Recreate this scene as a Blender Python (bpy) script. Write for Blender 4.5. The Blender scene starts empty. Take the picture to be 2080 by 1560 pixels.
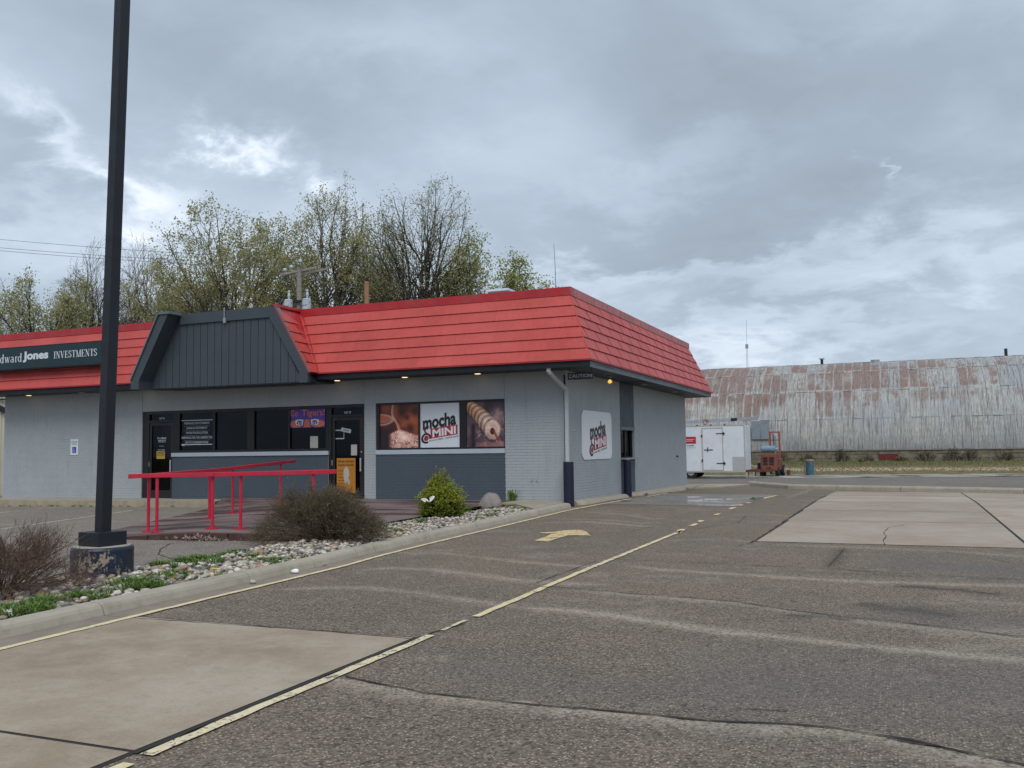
import bpy, bmesh, math, random
import numpy as np
from mathutils import Vector, Matrix
random.seed(7); RNG = np.random.default_rng(7)
SC = bpy.context.scene
COL = SC.collection
PI = math.pi

# ------------------------------------------------------------------ camera
CAM_YAW, CAM_PITCH, CAM_ROLL = [math.radians(a) for a in (-22.7306, 4.1005, -0.7477)]
CAM = np.array([7.7168, -21.9278, 1.42]); FPX = 1867.5
def _basis():
    cy, sy = math.cos(CAM_YAW), math.sin(CAM_YAW)
    f = np.array([sy*math.cos(CAM_PITCH), cy*math.cos(CAM_PITCH), math.sin(CAM_PITCH)])
    r = np.array([cy, -sy, 0.]); u = np.cross(r, f)
    c, s = math.cos(CAM_ROLL), math.sin(CAM_ROLL)
    return c*r+s*u, -s*r+c*u, f
BR, BU, BF = _basis()
cd = bpy.data.cameras.new('camera'); cam = bpy.data.objects.new('camera', cd); COL.objects.link(cam)
cd.sensor_fit = 'HORIZONTAL'; cd.sensor_width = 36; cd.lens = 36*FPX/2080
cd.clip_start = .1; cd.clip_end = 3000
cam.matrix_world = Matrix(((BR[0], BU[0], -BF[0], CAM[0]), (BR[1], BU[1], -BF[1], CAM[1]), (BR[2], BU[2], -BF[2], CAM[2]), (0, 0, 0, 1)))
SC.camera = cam
def ray(px, py): return BF + BR*(px-1040)/FPX - BU*(py-780)/FPX
def on_y(px, py, y): d = ray(px, py); return CAM + d*(y-CAM[1])/d[1]
def on_x(px, py, x): d = ray(px, py); return CAM + d*(x-CAM[0])/d[0]
def gz(x, y):                      # height of the paved ground
    if y < 3: z = 0
    elif y < 15: z = -.17*(y-3)/12
    elif y < 34: z = -.17
    elif y < 50: z = -.17+.3*(y-34)/16
    else: z = .13
    return z + .008*min(0, max(x, -25))
def at(px, py, dz=0):              # where the line of sight through a photo point meets the ground
    z = 0; d = ray(px, py)
    for i in range(40):
        P = CAM + d*(z-CAM[2])/d[2]; z = .5*z + .5*(gz(P[0], P[1])+dz)
    return P

# ------------------------------------------------------------------ world, sun, exposure
W = bpy.data.worlds.new('World'); SC.world = W; W.use_nodes = True
SUN_EL, SUN_AZ = math.radians(52), math.radians(200)
def build_world():
    nt = W.node_tree; N = nt.nodes; L = nt.links; N.clear()
    def n(t, **k):
        o = N.new(t)
        for a, b in k.items(): setattr(o, a, b)
        return o
    def math_(op, a, b=None, clamp=False):
        o = n('ShaderNodeMath', operation=op, use_clamp=clamp)
        for i, v in enumerate((a, b)):
            if v is None: continue
            if isinstance(v, (int, float)): o.inputs[i].default_value = v
            else: L.new(v, o.inputs[i])
        return o.outputs[0]
    out = n('ShaderNodeOutputWorld'); bg = n('ShaderNodeBackground'); L.new(bg.outputs[0], out.inputs[0])
    bg2 = n('ShaderNodeBackground'); add = n('ShaderNodeAddShader')
    sky = n('ShaderNodeTexSky', sky_type='NISHITA', sun_disc=False, sun_elevation=SUN_EL, sun_rotation=SUN_AZ)
    bg2.inputs[1].default_value = .05*.12; L.new(sky.outputs[0], bg2.inputs[0])   # 0.05 seen through a thick cloud layer
    L.new(bg.outputs[0], add.inputs[0]); L.new(bg2.outputs[0], add.inputs[1]); L.new(add.outputs[0], out.inputs[0])
    tc = n('ShaderNodeTexCoord'); sep = n('ShaderNodeSeparateXYZ'); L.new(tc.outputs['Generated'], sep.inputs[0])
    X, Y, Z = sep.outputs
    # cloud-plane coordinates: direction projected on a layer overhead (clouds flatten towards the horizon)
    zz = math_('ADD', math_('MAXIMUM', Z, 0.0), .24)
    u = math_('DIVIDE', X, zz); v = math_('DIVIDE', Y, zz)
    cmb = n('ShaderNodeCombineXYZ'); L.new(u, cmb.inputs[0]); L.new(v, cmb.inputs[1])
    def noise(scale, detail, rough, dist=0, off=(0, 0, 0), src=None):
        mp = n('ShaderNodeMapping'); mp.inputs['Location'].default_value = off
        L.new(src or cmb.outputs[0], mp.inputs[0])
        t = n('ShaderNodeTexNoise'); t.inputs['Scale'].default_value = scale; t.inputs['Detail'].default_value = detail
        t.inputs['Roughness'].default_value = rough; t.inputs['Distortion'].default_value = dist
        L.new(mp.outputs[0], t.inputs[0]); return t.outputs[0]
    n1 = noise(.85, 7, .56, .35, (3.1, 1.7, 0)); n2 = noise(2.6, 8, .6, .5, (0, 5, 2)); n3 = noise(6.5, 6, .6, .2, (4, 0, 1))
    # directions of the cloud masses and of the thin bright places between them
    az = n('ShaderNodeMath', operation='ARCTAN2'); L.new(X, az.inputs[0]); L.new(Y, az.inputs[1]); az = az.outputs[0]
    el = n('ShaderNodeMath', operation='ARCSINE'); L.new(Z, el.inputs[0]); el = el.outputs[0]
    wob = math_('MULTIPLY', math_('SUBTRACT', n2, .5), .22); wob2 = math_('MULTIPLY', math_('SUBTRACT', n3, .5), .13)
    azw = math_('ADD', az, math_('ADD', wob, wob2)); elw = math_('ADD', el, math_('SUBTRACT', math_('MULTIPLY', wob, .55), wob2))
    total = None
    BL = [ # px, py, rx, ry (px in the photo), amount, tilt
        (120, 275, 110, 26, .38, .45), (490, 300, 50, 32, .62, .5), (640, 375, 50, 30, .45, .6), (265, 400, 50, 50, .4, 0), (360, 400, 60, 50, .3, .4),
        (820, 100, 300, 80, .20, -.1), (1150, 330, 240, 120, .16, .2), (1785, 365, 38, 9, .35, .75), (1640, 545, 420, 40, .20, -.03),
        (1480, 700, 280, 42, .30, 0), (1950, 520, 220, 70, .2, .1), (1250, 560, 200, 40, .15, .0), (560, 470, 260, 60, .12, 0), (900, 690, 500, 60, .30, 0), (100, 460, 200, 60, .10, 0),
        (30, 120, 160, 60, .08, 0), (1850, 620, 250, 50, .12, 0), (420, 560, 350, 60, .12, 0),
        (600, 190, 400, 80, -.16, .05), (100, 340, 150, 60, -.20, .2), (1700, 180, 500, 75, -.20, .05), (1600, 400, 330, 60, -.22, -.1), (1350, 260, 300, 50, -.12, -.3),
        (1150, 60, 300, 60, -.06, 0), (1700, 620, 260, 24, -.14, 0), (1150, 480, 240, 40, -.10, 0), (250, 80, 300, 80, -.10, 0), (980, 420, 200, 60, -.05, 0), (1500, 500, 300, 24, -.10, 0)]
    for (px, py, rx, ry, amt, tilt) in BL:
        d = ray(px, py); d = d/np.linalg.norm(d); a0 = math.atan2(d[0], d[1]); e0 = math.asin(d[2])
        k = 1/FPX; da = math_('SUBTRACT', azw, a0); de = math_('SUBTRACT', elw, e0)
        p = math_('ADD', math_('MULTIPLY', da, math.cos(tilt)), math_('MULTIPLY', de, -math.sin(tilt)))
        q = math_('ADD', math_('MULTIPLY', da, math.sin(tilt)), math_('MULTIPLY', de, math.cos(tilt)))
        p = math_('MULTIPLY', p, 1/(rx*k)); q = math_('MULTIPLY', q, 1/(ry*k))
        r2 = math_('ADD', math_('MULTIPLY', p, p), math_('MULTIPLY', q, q))
        gsn = math_('MULTIPLY', math_('EXPONENT', math_('MULTIPLY', r2, -.7)), amt)
        total = gsn if total is None else math_('ADD', total, gsn)
    # modulate the blobs by the fine noise so that edges break up
    total = math_('MULTIPLY', total, math_('ADD', math_('MULTIPLY', n2, .9), .42))
    base = math_('ADD', math_('MULTIPLY', math_('SUBTRACT', n1, .5), .88), math_('MULTIPLY', math_('SUBTRACT', n2, .5), .30))
    base = math_('ADD', base, math_('MULTIPLY', math_('SUBTRACT', n3, .5), .05))
    val = math_('ADD', math_('ADD', total, base), .40, True)
    rp = n('ShaderNodeValToRGB'); L.new(val, rp.inputs[0]); e = rp.color_ramp.elements
    e[0].position = 0; e[0].color = (.225, .262, .305, 1)
    e[1].position = 1; e[1].color = (.78, .81, .86, 1)
    for p, c in ((.25, (.270, .322, .384, 1)), (.42, (.332, .396, .475, 1)), (.60, (.42, .488, .572, 1)), (.8, (.58, .64, .715, 1))):
        x = rp.color_ramp.elements.new(p); x.color = c
    # below the horizon: dull ground colour
    up = n('ShaderNodeMapRange'); up.inputs[1].default_value = -.02; up.inputs[2].default_value = .0; L.new(Z, up.inputs[0])
    mx = n('ShaderNodeMix', data_type='RGBA'); mx.inputs[6].default_value = (.16, .155, .14, 1)
    L.new(up.outputs[0], mx.inputs[0]); L.new(rp.outputs[0], mx.inputs[7]); L.new(mx.outputs[2], bg.inputs[0])
    bg.inputs[1].default_value = 1.05
build_world()
sd = bpy.data.lights.new('sun', 'SUN'); sd.energy = 1.5; sd.angle = math.radians(38); sd.color = (1, .965, .92)
sun = bpy.data.objects.new('sun', sd); COL.objects.link(sun)
# direction towards the sun: azimuth from +Y clockwise
sdir = Vector((math.sin(SUN_AZ)*math.cos(SUN_EL), math.cos(SUN_AZ)*math.cos(SUN_EL), math.sin(SUN_EL)))
sdir = Vector((.45*math.cos(SUN_EL), -.89*math.cos(SUN_EL), math.sin(SUN_EL))).normalized()
for nd in W.node_tree.nodes:
    if nd.type == 'TEX_SKY': nd.sun_rotation = math.atan2(sdir.x, sdir.y)
sun.rotation_euler = sdir.to_track_quat('Z', 'Y').to_euler()
vs = SC.view_settings; SC.display_settings.display_device = 'sRGB'
vs.view_transform = 'Standard'; vs.look = 'None'; vs.exposure = .40; vs.gamma = 1; vs.use_curve_mapping = False

# ------------------------------------------------------------------ materials
MATS = {}
class NB:                          # small node builder
    def __init__(s, m): s.nt = m.node_tree; s.N = s.nt.nodes; s.L = s.nt.links
    def n(s, t, **k):
        o = s.N.new(t)
        for a, b in k.items(): setattr(o, a, b)
        return o
    def val(s, sock, v):
        if isinstance(v, (int, float, tuple)): sock.default_value = v
        else: s.L.new(v, sock)
    def math(s, op, a, b=None, c=None, clamp=False):
        o = s.n('ShaderNodeMath', operation=op, use_clamp=clamp)
        for i, v in enumerate((a, b, c)):
            if v is not None: s.val(o.inputs[i], v)
        return o.outputs[0]
    def noise(s, scale, detail=5, rough=.6, vec=None, dist=0):
        t = s.n('ShaderNodeTexNoise'); t.inputs['Scale'].default_value = scale; t.inputs['Detail'].default_value = detail
        t.inputs['Roughness'].default_value = rough; t.inputs['Distortion'].default_value = dist
        if vec is not None: s.L.new(vec, t.inputs[0])
        return t.outputs[0]
    def geo(s): return s.n('ShaderNodeNewGeometry').outputs['Position']
    def scaled(s, vec, sc, loc=(0, 0, 0)):
        m = s.n('ShaderNodeMapping'); m.inputs['Scale'].default_value = sc; m.inputs['Location'].default_value = loc
        s.L.new(vec, m.inputs[0]); return m.outputs[0]
    def mix(s, f, a, b):
        o = s.n('ShaderNodeMix', data_type='RGBA'); s.val(o.inputs[0], f)
        s.val(o.inputs[6], (*a, 1) if isinstance(a, tuple) and len(a) == 3 else a); s.val(o.inputs[7], (*b, 1) if isinstance(b, tuple) and len(b) == 3 else b)
        return o.outputs[2]
    def mul(s, a, f):              # colour times scalar factor
        o = s.n('ShaderNodeVectorMath', operation='SCALE'); s.val(o.inputs[0], a); s.val(o.inputs[3], f); return o.outputs[0]
    def rng(s, v, a, b, c=0., d=1.):
        o = s.n('ShaderNodeMapRange'); s.val(o.inputs[0], v)
        for i, x in enumerate((a, b, c, d)): o.inputs[i+1].default_value = x
        return o.outputs[0]
    def bump(s, h, strength, dist):
        o = s.n('ShaderNodeBump'); o.inputs['Strength'].default_value = strength; o.inputs['Distance'].default_value = dist
        s.L.new(h, o.inputs['Height']); return o.outputs[0]
def new_mat(name, rough=.6, metallic=0., spec=.5):
    m = bpy.data.materials.new(name); m.use_nodes = True; b = NB(m)
    p = m.node_tree.nodes['Principled BSDF']; p.inputs['Roughness'].default_value = rough
    p.inputs['Metallic'].default_value = metallic; p.inputs['Specular IOR Level'].default_value = spec
    MATS[name] = m; return m, b, p
def mat(name, col, rough=.6, var=.12, scale=4., bump=0., bscale=60., bdist=.004, metallic=0., spec=.5, rvar=.1, dirt=None):
    m, b, p = new_mat(name, rough, metallic, spec); pos = b.geo()
    f = b.rng(b.noise(scale, 6, .62, pos), .3, .7, 1-var, 1+var)
    c = b.mul(tuple(col), f)
    if dirt:
        d = b.rng(b.noise(dirt[1], 7, .7, pos), .5, .72, 0, dirt[2]); c = b.mix(d, c, dirt[0])
    b.L.new(c, p.inputs['Base Color'])
    b.L.new(b.rng(b.noise(scale*2.3, 4, .6, pos), .3, .7, max(.02, rough-rvar), min(1, rough+rvar)), p.inputs['Roughness'])
    if bump: b.L.new(b.bump(b.noise(bscale, 4, .6, pos), bump, bdist), p.inputs['Normal'])
    return m
mat('wall_paint', (.37, .40, .42), .62, .05, 1.2, .5, 90, .002, spec=.35, dirt=((.30, .33, .36), 3., .35))
def _streaks(m, col, thr):
    mm = MATS[m]; b = NB(mm); p = mm.node_tree.nodes['Principled BSDF']; src = p.inputs['Base Color'].links[0].from_socket; pos = b.geo()
    f = b.rng(b.noise(1, 6, .7, b.scaled(pos, (5, 5, .55))), thr, thr+.16, 0, .45); b.L.new(b.mix(f, src, tuple(col)), p.inputs['Base Color'])
_streaks('wall_paint', (.27, .275, .27), .56)
mat('wall_paint_dark', (.070, .092, .114), .6, .06, 1.2, .5, 90, .002, spec=.35)
mat('sill_paint', (.40, .46, .52), .55, .05, 2, .2)
mat('trim_dark', (.050, .064, .076), .5, .06, 2, .1, spec=.4)
mat('fascia_navy', (.005, .007, .013), .6, .1, 2)
mat('fascia_grey', (.12, .145, .17), .5, .08, 2)
mat('soffit', (.026, .032, .038), .6, .08, 2)
mat('red_cap', (.40, .020, .026), .42, .12, 3, spec=.45, dirt=((.30, .08, .07), 1.6, .6))
mat('joint_shade_red', (.055, .008, .010), .6, .1, 3)  # dark red that paints the shade in the roof panel joints
mat('frame_dark', (.006, .006, .009), .5, .1, 3)
mat('door_metal', (.009, .008, .008), .5, .1, 3)
mat('navy_paint', (.004, .008, .030), .55, .2, 5, .1, 40)
mat('pole_paint', (.0045, .007, .013), .50, .2, 3, .1, 60, spec=.5)
mat('rail_red', (.52, .012, .045), .38, .12, 6, .08, 80, spec=.5, dirt=((.40, .10, .10), 5., .25))
mat('white_panel', (.66, .70, .75), .45, .03, 2)
mat('white_print', (.74, .76, .79), .5, .02, 2)
mat('black_print', (.012, .012, .016), .5, .05, 2)
mat('red_print', (.42, .020, .035), .5, .05, 2)
mat('blue_print', (.010, .035, .36), .5, .03, 2)
mat('green_print', (.03, .22, .16), .5, .03, 2)
mat('purple_print', (.085, .035, .30), .5, .05, 2)
mat('orange_print', (.62, .16, .08), .5, .05, 2)
mat('grey_print', (.40, .42, .44), .5, .05, 2)
mat('paper', (.42, .40, .36), .7, .06, 4)
mat('paper_yellow', (.46, .30, .06), .7, .15, 8)
mat('poster_orange', (.42, .17, .012), .5, .12, 12)
mat('sign_green', (.004, .022, .030), .4, .08, 2)
mat('sign_letter', (.60, .66, .72), .45, .03, 2)
mat('galv', (.34, .37, .40), .45, .12, 5, .1, 40, metallic=.4)
mat('downspout_paint', (.42, .46, .48), .5, .08, 4)
mat('steel_handle', (.55, .53, .48), .35, .08, 8, metallic=.6)
mat('blind', (.40, .37, .28), .8, .06, 3)
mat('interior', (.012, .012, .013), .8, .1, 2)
mat('rubber', (.012, .012, .013), .8, .15, 8)
mat('trailer_white', (.66, .71, .76), .4, .04, 1.5, dirt=((.45, .47, .47), 2., .35))
mat('trailer_trim', (.42, .40, .38), .5, .1, 5)
mat('diamond_plate', (.40, .42, .43), .5, .1, 20, .3, 60)
mat('rust_dark', (.10, .028, .018), .75, .3, 8, .2, 40)
mat('fork_orange', (.17, .045, .026), .6, .22, 6, .15, 40, dirt=((.12, .05, .035), 3., .7))
mat('fork_mast', (.27, .065, .04), .55, .2, 6, .1, 40)
mat('tank_blue', (.16, .25, .33), .5, .2, 5, .1, 40, dirt=((.2, .17, .13), 6., .5))
mat('barrel_blue', (.035, .11, .16), .6, .3, 6, .2, 30, dirt=((.2, .14, .09), 5., .6))
mat('patch_grey', (.21, .25, .29), .6, .15, 3)
mat('tan_lid', (.30, .21, .13), .8, .2, 12)
mat('lumber', (.50, .45, .38), .8, .25, 6, .2, 30)
mat('wood_pole', (.24, .22, .20), .85, .2, 6, .5, 30)
mat('wood_pole_new', (.30, .16, .09), .85, .2, 6, .5, 30)
mat('porcelain', (.40, .50, .55), .3, .06, 6)
mat('transformer', (.42, .46, .50), .5, .08, 4)
mat('wire', (.10, .105, .11), .6, .05, 2)
mat('siding_beige', (.46, .44, .36), .6, .08, 1.5)
mat('bark', (.052, .044, .035), .9, .25, 3, .5, 20)
mat('bark_pale', (.085, .072, .056), .9, .25, 3, .5, 20)
mat('twig_purple', (.085, .060, .052), .9, .25, 3)
mat('twig_brown', (.135, .085, .062), .9, .3, 6)
mat('twig_grey', (.115, .088, .052), .9, .3, 6)
mat('twig_red', (.20, .05, .035), .85, .3, 9)
mat('weed_green', (.075, .17, .030), .65, .35, 9)
mat('dandelion', (.85, .62, .01), .6, .05, 9)
mat('boulder', (.235, .20, .19), .85, .22, 7, .8, 25, .02)
mat('dead_leaf', (.28, .20, .17), .85, .4, 20)
mat('litter_white', (.85, .85, .85), .6, .03, 5)
mat('foundation', (.20, .175, .125), .9, .3, 2.5, .5, 12, .02, dirt=((.09, .085, .06), 1.4, .9))
mat('red_board', (.13, .018, .014), .8, .3, 5)
mat('curb', (.36, .32, .255), .85, .12, 2.2, .5, 90, .002, dirt=((.17, .145, .115), 5., .5))
mat('gutter', (.23, .19, .15), .85, .14, 2.6, .4, 90, .002, dirt=((.12, .10, .08), 4., .6))
mat('sidewalk', (.34, .29, .22), .85, .14, 2, .4, 80, .002, dirt=((.15, .125, .08), 2.6, .6))
mat('crack', (.022, .018, .015), .9, .2, 20)
mat('stone_joint', (.05, .042, .034), .9, .2, 20)

def glass_mat(name, col=(.008, .009, .011)):
    m, b, p = new_mat(name, .04, 0, .55); p.inputs['Base Color'].default_value = (*col, 1); return m
glass_mat('window_glass'); glass_mat('glass_wet', (.05, .05, .05))
def emit_mat(name, col, s):
    m, b, p = new_mat(name, .4); p.inputs['Base Color'].default_value = (*col, 1)
    p.inputs['Emission Color'].default_value = (*col, 1); p.inputs['Emission Strength'].default_value = s
emit_mat('lamp_warm', (1, .72, .42), 1.6); emit_mat('lamp_yellow', (1, .62, .10), .75); mat('lamp_off', (.42, .40, .38), .4, .05)

def red_roof_mat():                # shingle-shaped metal panels, faded paint with wood-grain embossing
    m, b, p = new_mat('roof_red', .45, 0, .35); pos = b.geo()
    oi = b.n('ShaderNodeObjectInfo').outputs['Random']
    gr = b.noise(14, 5, .7, b.scaled(pos, (1, 1, .12))); big = b.noise(.7, 5, .6, pos)
    f = b.math('ADD', b.rng(gr, .3, .7, .88, 1.1), b.rng(oi, 0, 1, -.06, .06)); f = b.math('ADD', f, b.rng(big, .3, .7, -.10, .10))
    c = b.mul((.455, .066, .056), f); c = b.mix(b.rng(big, .45, .8, 0, .3), c, (.50, .12, .12))
    b.L.new(c, p.inputs['Base Color']); b.L.new(b.rng(gr, .3, .7, .42, .58), p.inputs['Roughness'])
    b.L.new(b.bump(gr, .25, .004), p.inputs['Normal'])
red_roof_mat()
def asphalt_mat(name, base, speck, pale, wear=None):
    m, b, p = new_mat(name, .88, 0, .25); pos = b.geo()
    big = b.noise(.22, 6, .6, pos); mid = b.noise(1.3, 7, .7, pos); fine = b.noise(38, 5, .75, pos)
    vo = b.n('ShaderNodeTexVoronoi', feature='F1'); vo.inputs['Scale'].default_value = 60; b.L.new(pos, vo.inputs[0])
    sp = b.n('ShaderNodeSeparateColor'); b.L.new(vo.outputs['Color'], sp.inputs[0])
    stone = b.math('MULTIPLY', b.rng(sp.outputs[0], .50, .95), b.rng(vo.outputs['Distance'], .30, .5, 1, 0))
    dark = b.rng(sp.outputs[1], .0, .55, .42, 1.06)
    c = b.mix(b.rng(big, .35, .65), tuple(base), tuple(x*1.16 for x in (base[0]*1.03, base[1], base[2]*.94)))
    c = b.mul(c, b.rng(mid, .3, .7, .84, 1.16)); c = b.mul(c, b.rng(fine, .32, .68, .52, 1.50)); c = b.mul(c, dark)
    c = b.mix(b.math('MULTIPLY', stone, .75), c, tuple(speck))
    rsock = b.rng(mid, .3, .7, .8, .95)
    if wear is not None:           # sheet of worn bands, stains and damp places, laid over the lot in metres
        img, (x0, y0, x1, y1) = wear
        sepp = b.n('ShaderNodeSeparateXYZ'); b.L.new(pos, sepp.inputs[0])
        cu = b.rng(sepp.outputs[0], x0, x1); cv = b.rng(sepp.outputs[1], y0, y1)
        cb = b.n('ShaderNodeCombineXYZ'); b.L.new(cu, cb.inputs[0]); b.L.new(cv, cb.inputs[1])
        ti = b.n('ShaderNodeTexImage', image=img, extension='EXTEND', interpolation='Cubic'); b.L.new(cb.outputs[0], ti.inputs[0])
        s2 = b.n('ShaderNodeSeparateColor'); b.L.new(ti.outputs[0], s2.inputs[0])
        pf = b.rng(b.math('ADD', s2.outputs[0], b.math('MULTIPLY', b.math('SUBTRACT', b.noise(16, 5, .8, pos), .5), .9)), .12, .95, 0, .92)
        c = b.mix(pf, c, b.mul(b.mul(tuple(pale), b.rng(fine, .32, .68, .62, 1.32)), dark))
        c = b.mul(c, b.rng(s2.outputs[1], 0, 1, 1, .38))
        c = b.mix(b.math('MULTIPLY', s2.outputs[2], .42), c, (.100, .100, .108))
    b.L.new(c, p.inputs['Base Color']); b.L.new(rsock, p.inputs['Roughness'])
    h = b.math('ADD', b.math('MULTIPLY', fine, .5), b.math('MULTIPLY', stone, .8))
    b.L.new(b.bump(h, .6, .006), p.inputs['Normal']); return m

# wear sheet: worn pale ridges, dark stains, damp grey areas; world metres
WX0, WY0, WX1, WY1 = -1., -21., 17., 5.
def wear_image():
    res = 50; w, h = int((WX1-WX0)*res), int((WY1-WY0)*res)
    xs = (np.arange(w)+.5)/res+WX0; ys = (np.arange(h)+.5)/res+WY0
    GX, GY = np.meshgrid(xs, ys); A = np.zeros((h, w, 3), np.float32)
    rng = np.random.default_rng(3)
    def smooth_noise(n):
        g = rng.random((int((WY1-WY0)*n)+3, int((WX1-WX0)*n)+3)); fx = (GX-WX0)*n; fy = (GY-WY0)*n
        ix = fx.astype(int); iy = fy.astype(int); tx = fx-ix; ty = fy-iy; tx = tx*tx*(3-2*tx); ty = ty*ty*(3-2*ty)
        return (g[iy, ix]*(1-tx)+g[iy, ix+1]*tx)*(1-ty)+(g[iy+1, ix]*(1-tx)+g[iy+1, ix+1]*tx)*ty
    N1 = smooth_noise(1.2); N2 = smooth_noise(4); N3 = smooth_noise(11); NN = .5*N1+.3*N2+.2*N3
    def band(pts, wdt, amt, side=0., ch=0, fade=.4):
        P = [at(*p)[:2] for p in pts]; best = np.full((h, w), 1e3, np.float32); tt = np.zeros((h, w), np.float32); sg = np.zeros((h, w), np.float32); n = len(P)-1
        wdt = wdt*.62; jx = (N2-.5)*.10+(N3-.5)*.10
        for i in range(n):
            a, b_ = np.array(P[i]), np.array(P[i+1]); d = b_-a; L2 = d@d+1e-9
            t = np.clip(((GX-a[0])*d[0]+(GY-a[1])*d[1])/L2, 0, 1)
            dx, dy = GX-(a[0]+t*d[0]), GY-(a[1]+t*d[1]); dist = np.sqrt(dx*dx+dy*dy); m = dist < best
            best[m] = dist[m]; tt[m] = ((i+t)/n)[m]; sg[m] = np.sign(d[0]*dy-d[1]*dx)[m]
        sgd = best*sg + jx*.6
        if side: f = np.where(sgd*side > 0, np.exp(-(sgd/wdt)**2), np.exp(-(sgd/(wdt*.12))**2))
        else: f = np.exp(-(np.abs(sgd)/(wdt*.6))**1.4)
        f *= np.clip(tt/.12, 0, 1)*np.clip((1-tt)/.12, 0, 1) if fade else 1
        A[..., ch] = np.maximum(A[..., ch], f*amt*(.55+.9*NN))
    S = -1
    band([(660, 1372), (860, 1410), (1180, 1440), (1440, 1466), (1700, 1480), (1850, 1505), (2080, 1555), (2300, 1600)], .30, .75, S, fade=0)
    band([(1000, 1232), (1130, 1238), (1250, 1250), (1400, 1275), (1600, 1297), (1800, 1316), (2080, 1340), (2300, 1355)], .34, .85)
    band([(1120, 1192), (1300, 1208), (1500, 1224), (1700, 1254), (1900, 1275), (2080, 1297), (2300, 1325)], .30, .62, S)
    band([(1230, 1143), (1350, 1158), (1500, 1167), (1700, 1179), (1900, 1186), (2080, 1190), (2300, 1196)], .38, .60)
    band([(700, 1128), (797, 1122), (900, 1124), (963, 1131), (1066, 1142), (1170, 1150), (1230, 1150)], .34, .62)
    band([(690, 1160), (797, 1153), (874, 1156), (951, 1165), (1028, 1176), (1120, 1184), (1300, 1190)], .40, .62)
    band([(540, 1200), (640, 1194), (760, 1195), (850, 1205), (980, 1224), (1100, 1238)], .34, .6)
    band([(1070, 1062), (1200, 1060), (1300, 1068), (1345, 1070)], .35, .6)
    band([(1120, 1053), (1240, 1056), (1330, 1066)], .3, .45)
    band([(1170, 1039), (1270, 1045), (1320, 1054), (1370, 1052)], .4, .5)
    band([(1480, 1046), (1560, 1045), (1640, 1052)], .4, .4); band([(1500, 1058), (1570, 1062), (1600, 1060)], .4, .35)
    band([(1440, 1090), (1520, 1100), (1560, 1104)], .35, .35); band([(1200, 1120), (1420, 1128), (1500, 1140)], .3, .22)
    band([(1540, 1105), (1700, 1110), (1900, 1118), (2080, 1130), (2300, 1140)], .45, .45); band([(1860, 1290), (2080, 1280), (2300, 1290)], .7, .5)
    band([(1900, 1320), (2080, 1310), (2300, 1300)], .6, .45); band([(800, 1560), (1100, 1500), (1500, 1530), (1800, 1570)], .35, .25)
    band([(1880, 1210), (2000, 1222), (2080, 1228), (2300, 1230)], .5, .4)
    # stains
    band([(1582, 1250), (1660, 1252), (1745, 1260)], .22, .9, 0, 1); band([(1740, 1222), (1800, 1238), (1860, 1240), (1960, 1258)], .45, .8, 0, 1)
    band([(1812, 1190), (1870, 1192), (1950, 1200), (2054, 1210)], .28, .95, 0, 1); band([(1716, 1113), (1700, 1135), (1682, 1152)], .22, .7, 0, 1)
    band([(1590, 1278), (1620, 1282)], .12, .5, 0, 1); band([(1700, 1340), (1720, 1345)], .12, .5, 0, 1); band([(1560, 1160), (1800, 1168), (2060, 1180)], .22, .35, 0, 1)
    band([(1764, 1140), (1900, 1148), (2100, 1165), (2300, 1170)], 2.0, 1.0, 0, 2); band([(1300, 1390), (1900, 1400), (2300, 1410)], 3.2, .9, 0, 2); band([(1750, 1240), (1960, 1262), (2200, 1280)], 1.4, .8, 0, 2)
    band([(900, 1340), (1150, 1400), (1500, 1390)], 1.0, .7, 0, 2)
    A[..., 2] = np.maximum(A[..., 2], np.clip((N1-.6)*2, 0, 1)*.6)
    A[..., 0] = np.maximum(A[..., 0], np.clip((NN-.60)*2.2, 0, .35))
    # fine sealed cracks
    img = bpy.data.images.new('lot_wear', w, h, alpha=False, float_buffer=False); img.colorspace_settings.name = 'Non-Color'
    buf = np.ones((h, w, 4), np.float32); buf[..., :3] = np.clip(A, 0, 1); img.pixels.foreach_set(buf.ravel()); img.pack(); return img
asphalt_mat('asphalt', (.148, .120, .094), (.54, .46, .345), (.40, .34, .265), (wear_image(), (WX0, WY0, WX1, WY1)))
asphalt_mat('asphalt_left', (.20, .175, .150), (.42, .37, .32), (.3, .27, .23))
asphalt_mat('street', (.165, .15, .135), (.3, .28, .25), (.3, .27, .23))
def concrete_mat(name, c1, c2, c3, wet=False):
    m, b, p = new_mat(name, .85, 0, .3); pos = b.geo()
    big = b.noise(.45, 6, .62, pos, .3); mid = b.noise(2.4, 7, .7, pos); fine = b.noise(75, 4, .7, pos)
    c = b.mix(b.rng(big, .38, .62), tuple(c1), tuple(c2)); c = b.mix(b.rng(mid, .45, .75, 0, .55), c, tuple(c3)); c = b.mul(c, b.rng(fine, .25, .75, .84, 1.16)); c = b.mul(c, b.rng(b.n('ShaderNodeObjectInfo').outputs['Random'], 0, 1, .90, 1.08)); c = b.mix(b.rng(b.noise(7, 7, .75, pos), .54, .68, 0, .28), c, tuple(x*.55 for x in c2))
    if wet:
        st = b.noise(1.0, 4, .5, b.scaled(pos, (.55, .9, 1), (0, .8, 0))); wm = b.rng(st, .47, .56)
        c = b.mul(c, b.rng(wm, 0, 1, 1, .72)); b.L.new(b.rng(wm, 0, 1, .8, .05), p.inputs['Roughness'])
        b.L.new(b.bump(b.math('MULTIPLY', fine, b.rng(wm, 0, 1, 1, .03)), .3, .002), p.inputs['Normal'])
    else: b.L.new(b.bump(fine, .35, .002), p.inputs['Normal'])
    b.L.new(c, p.inputs['Base Color'])
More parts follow.
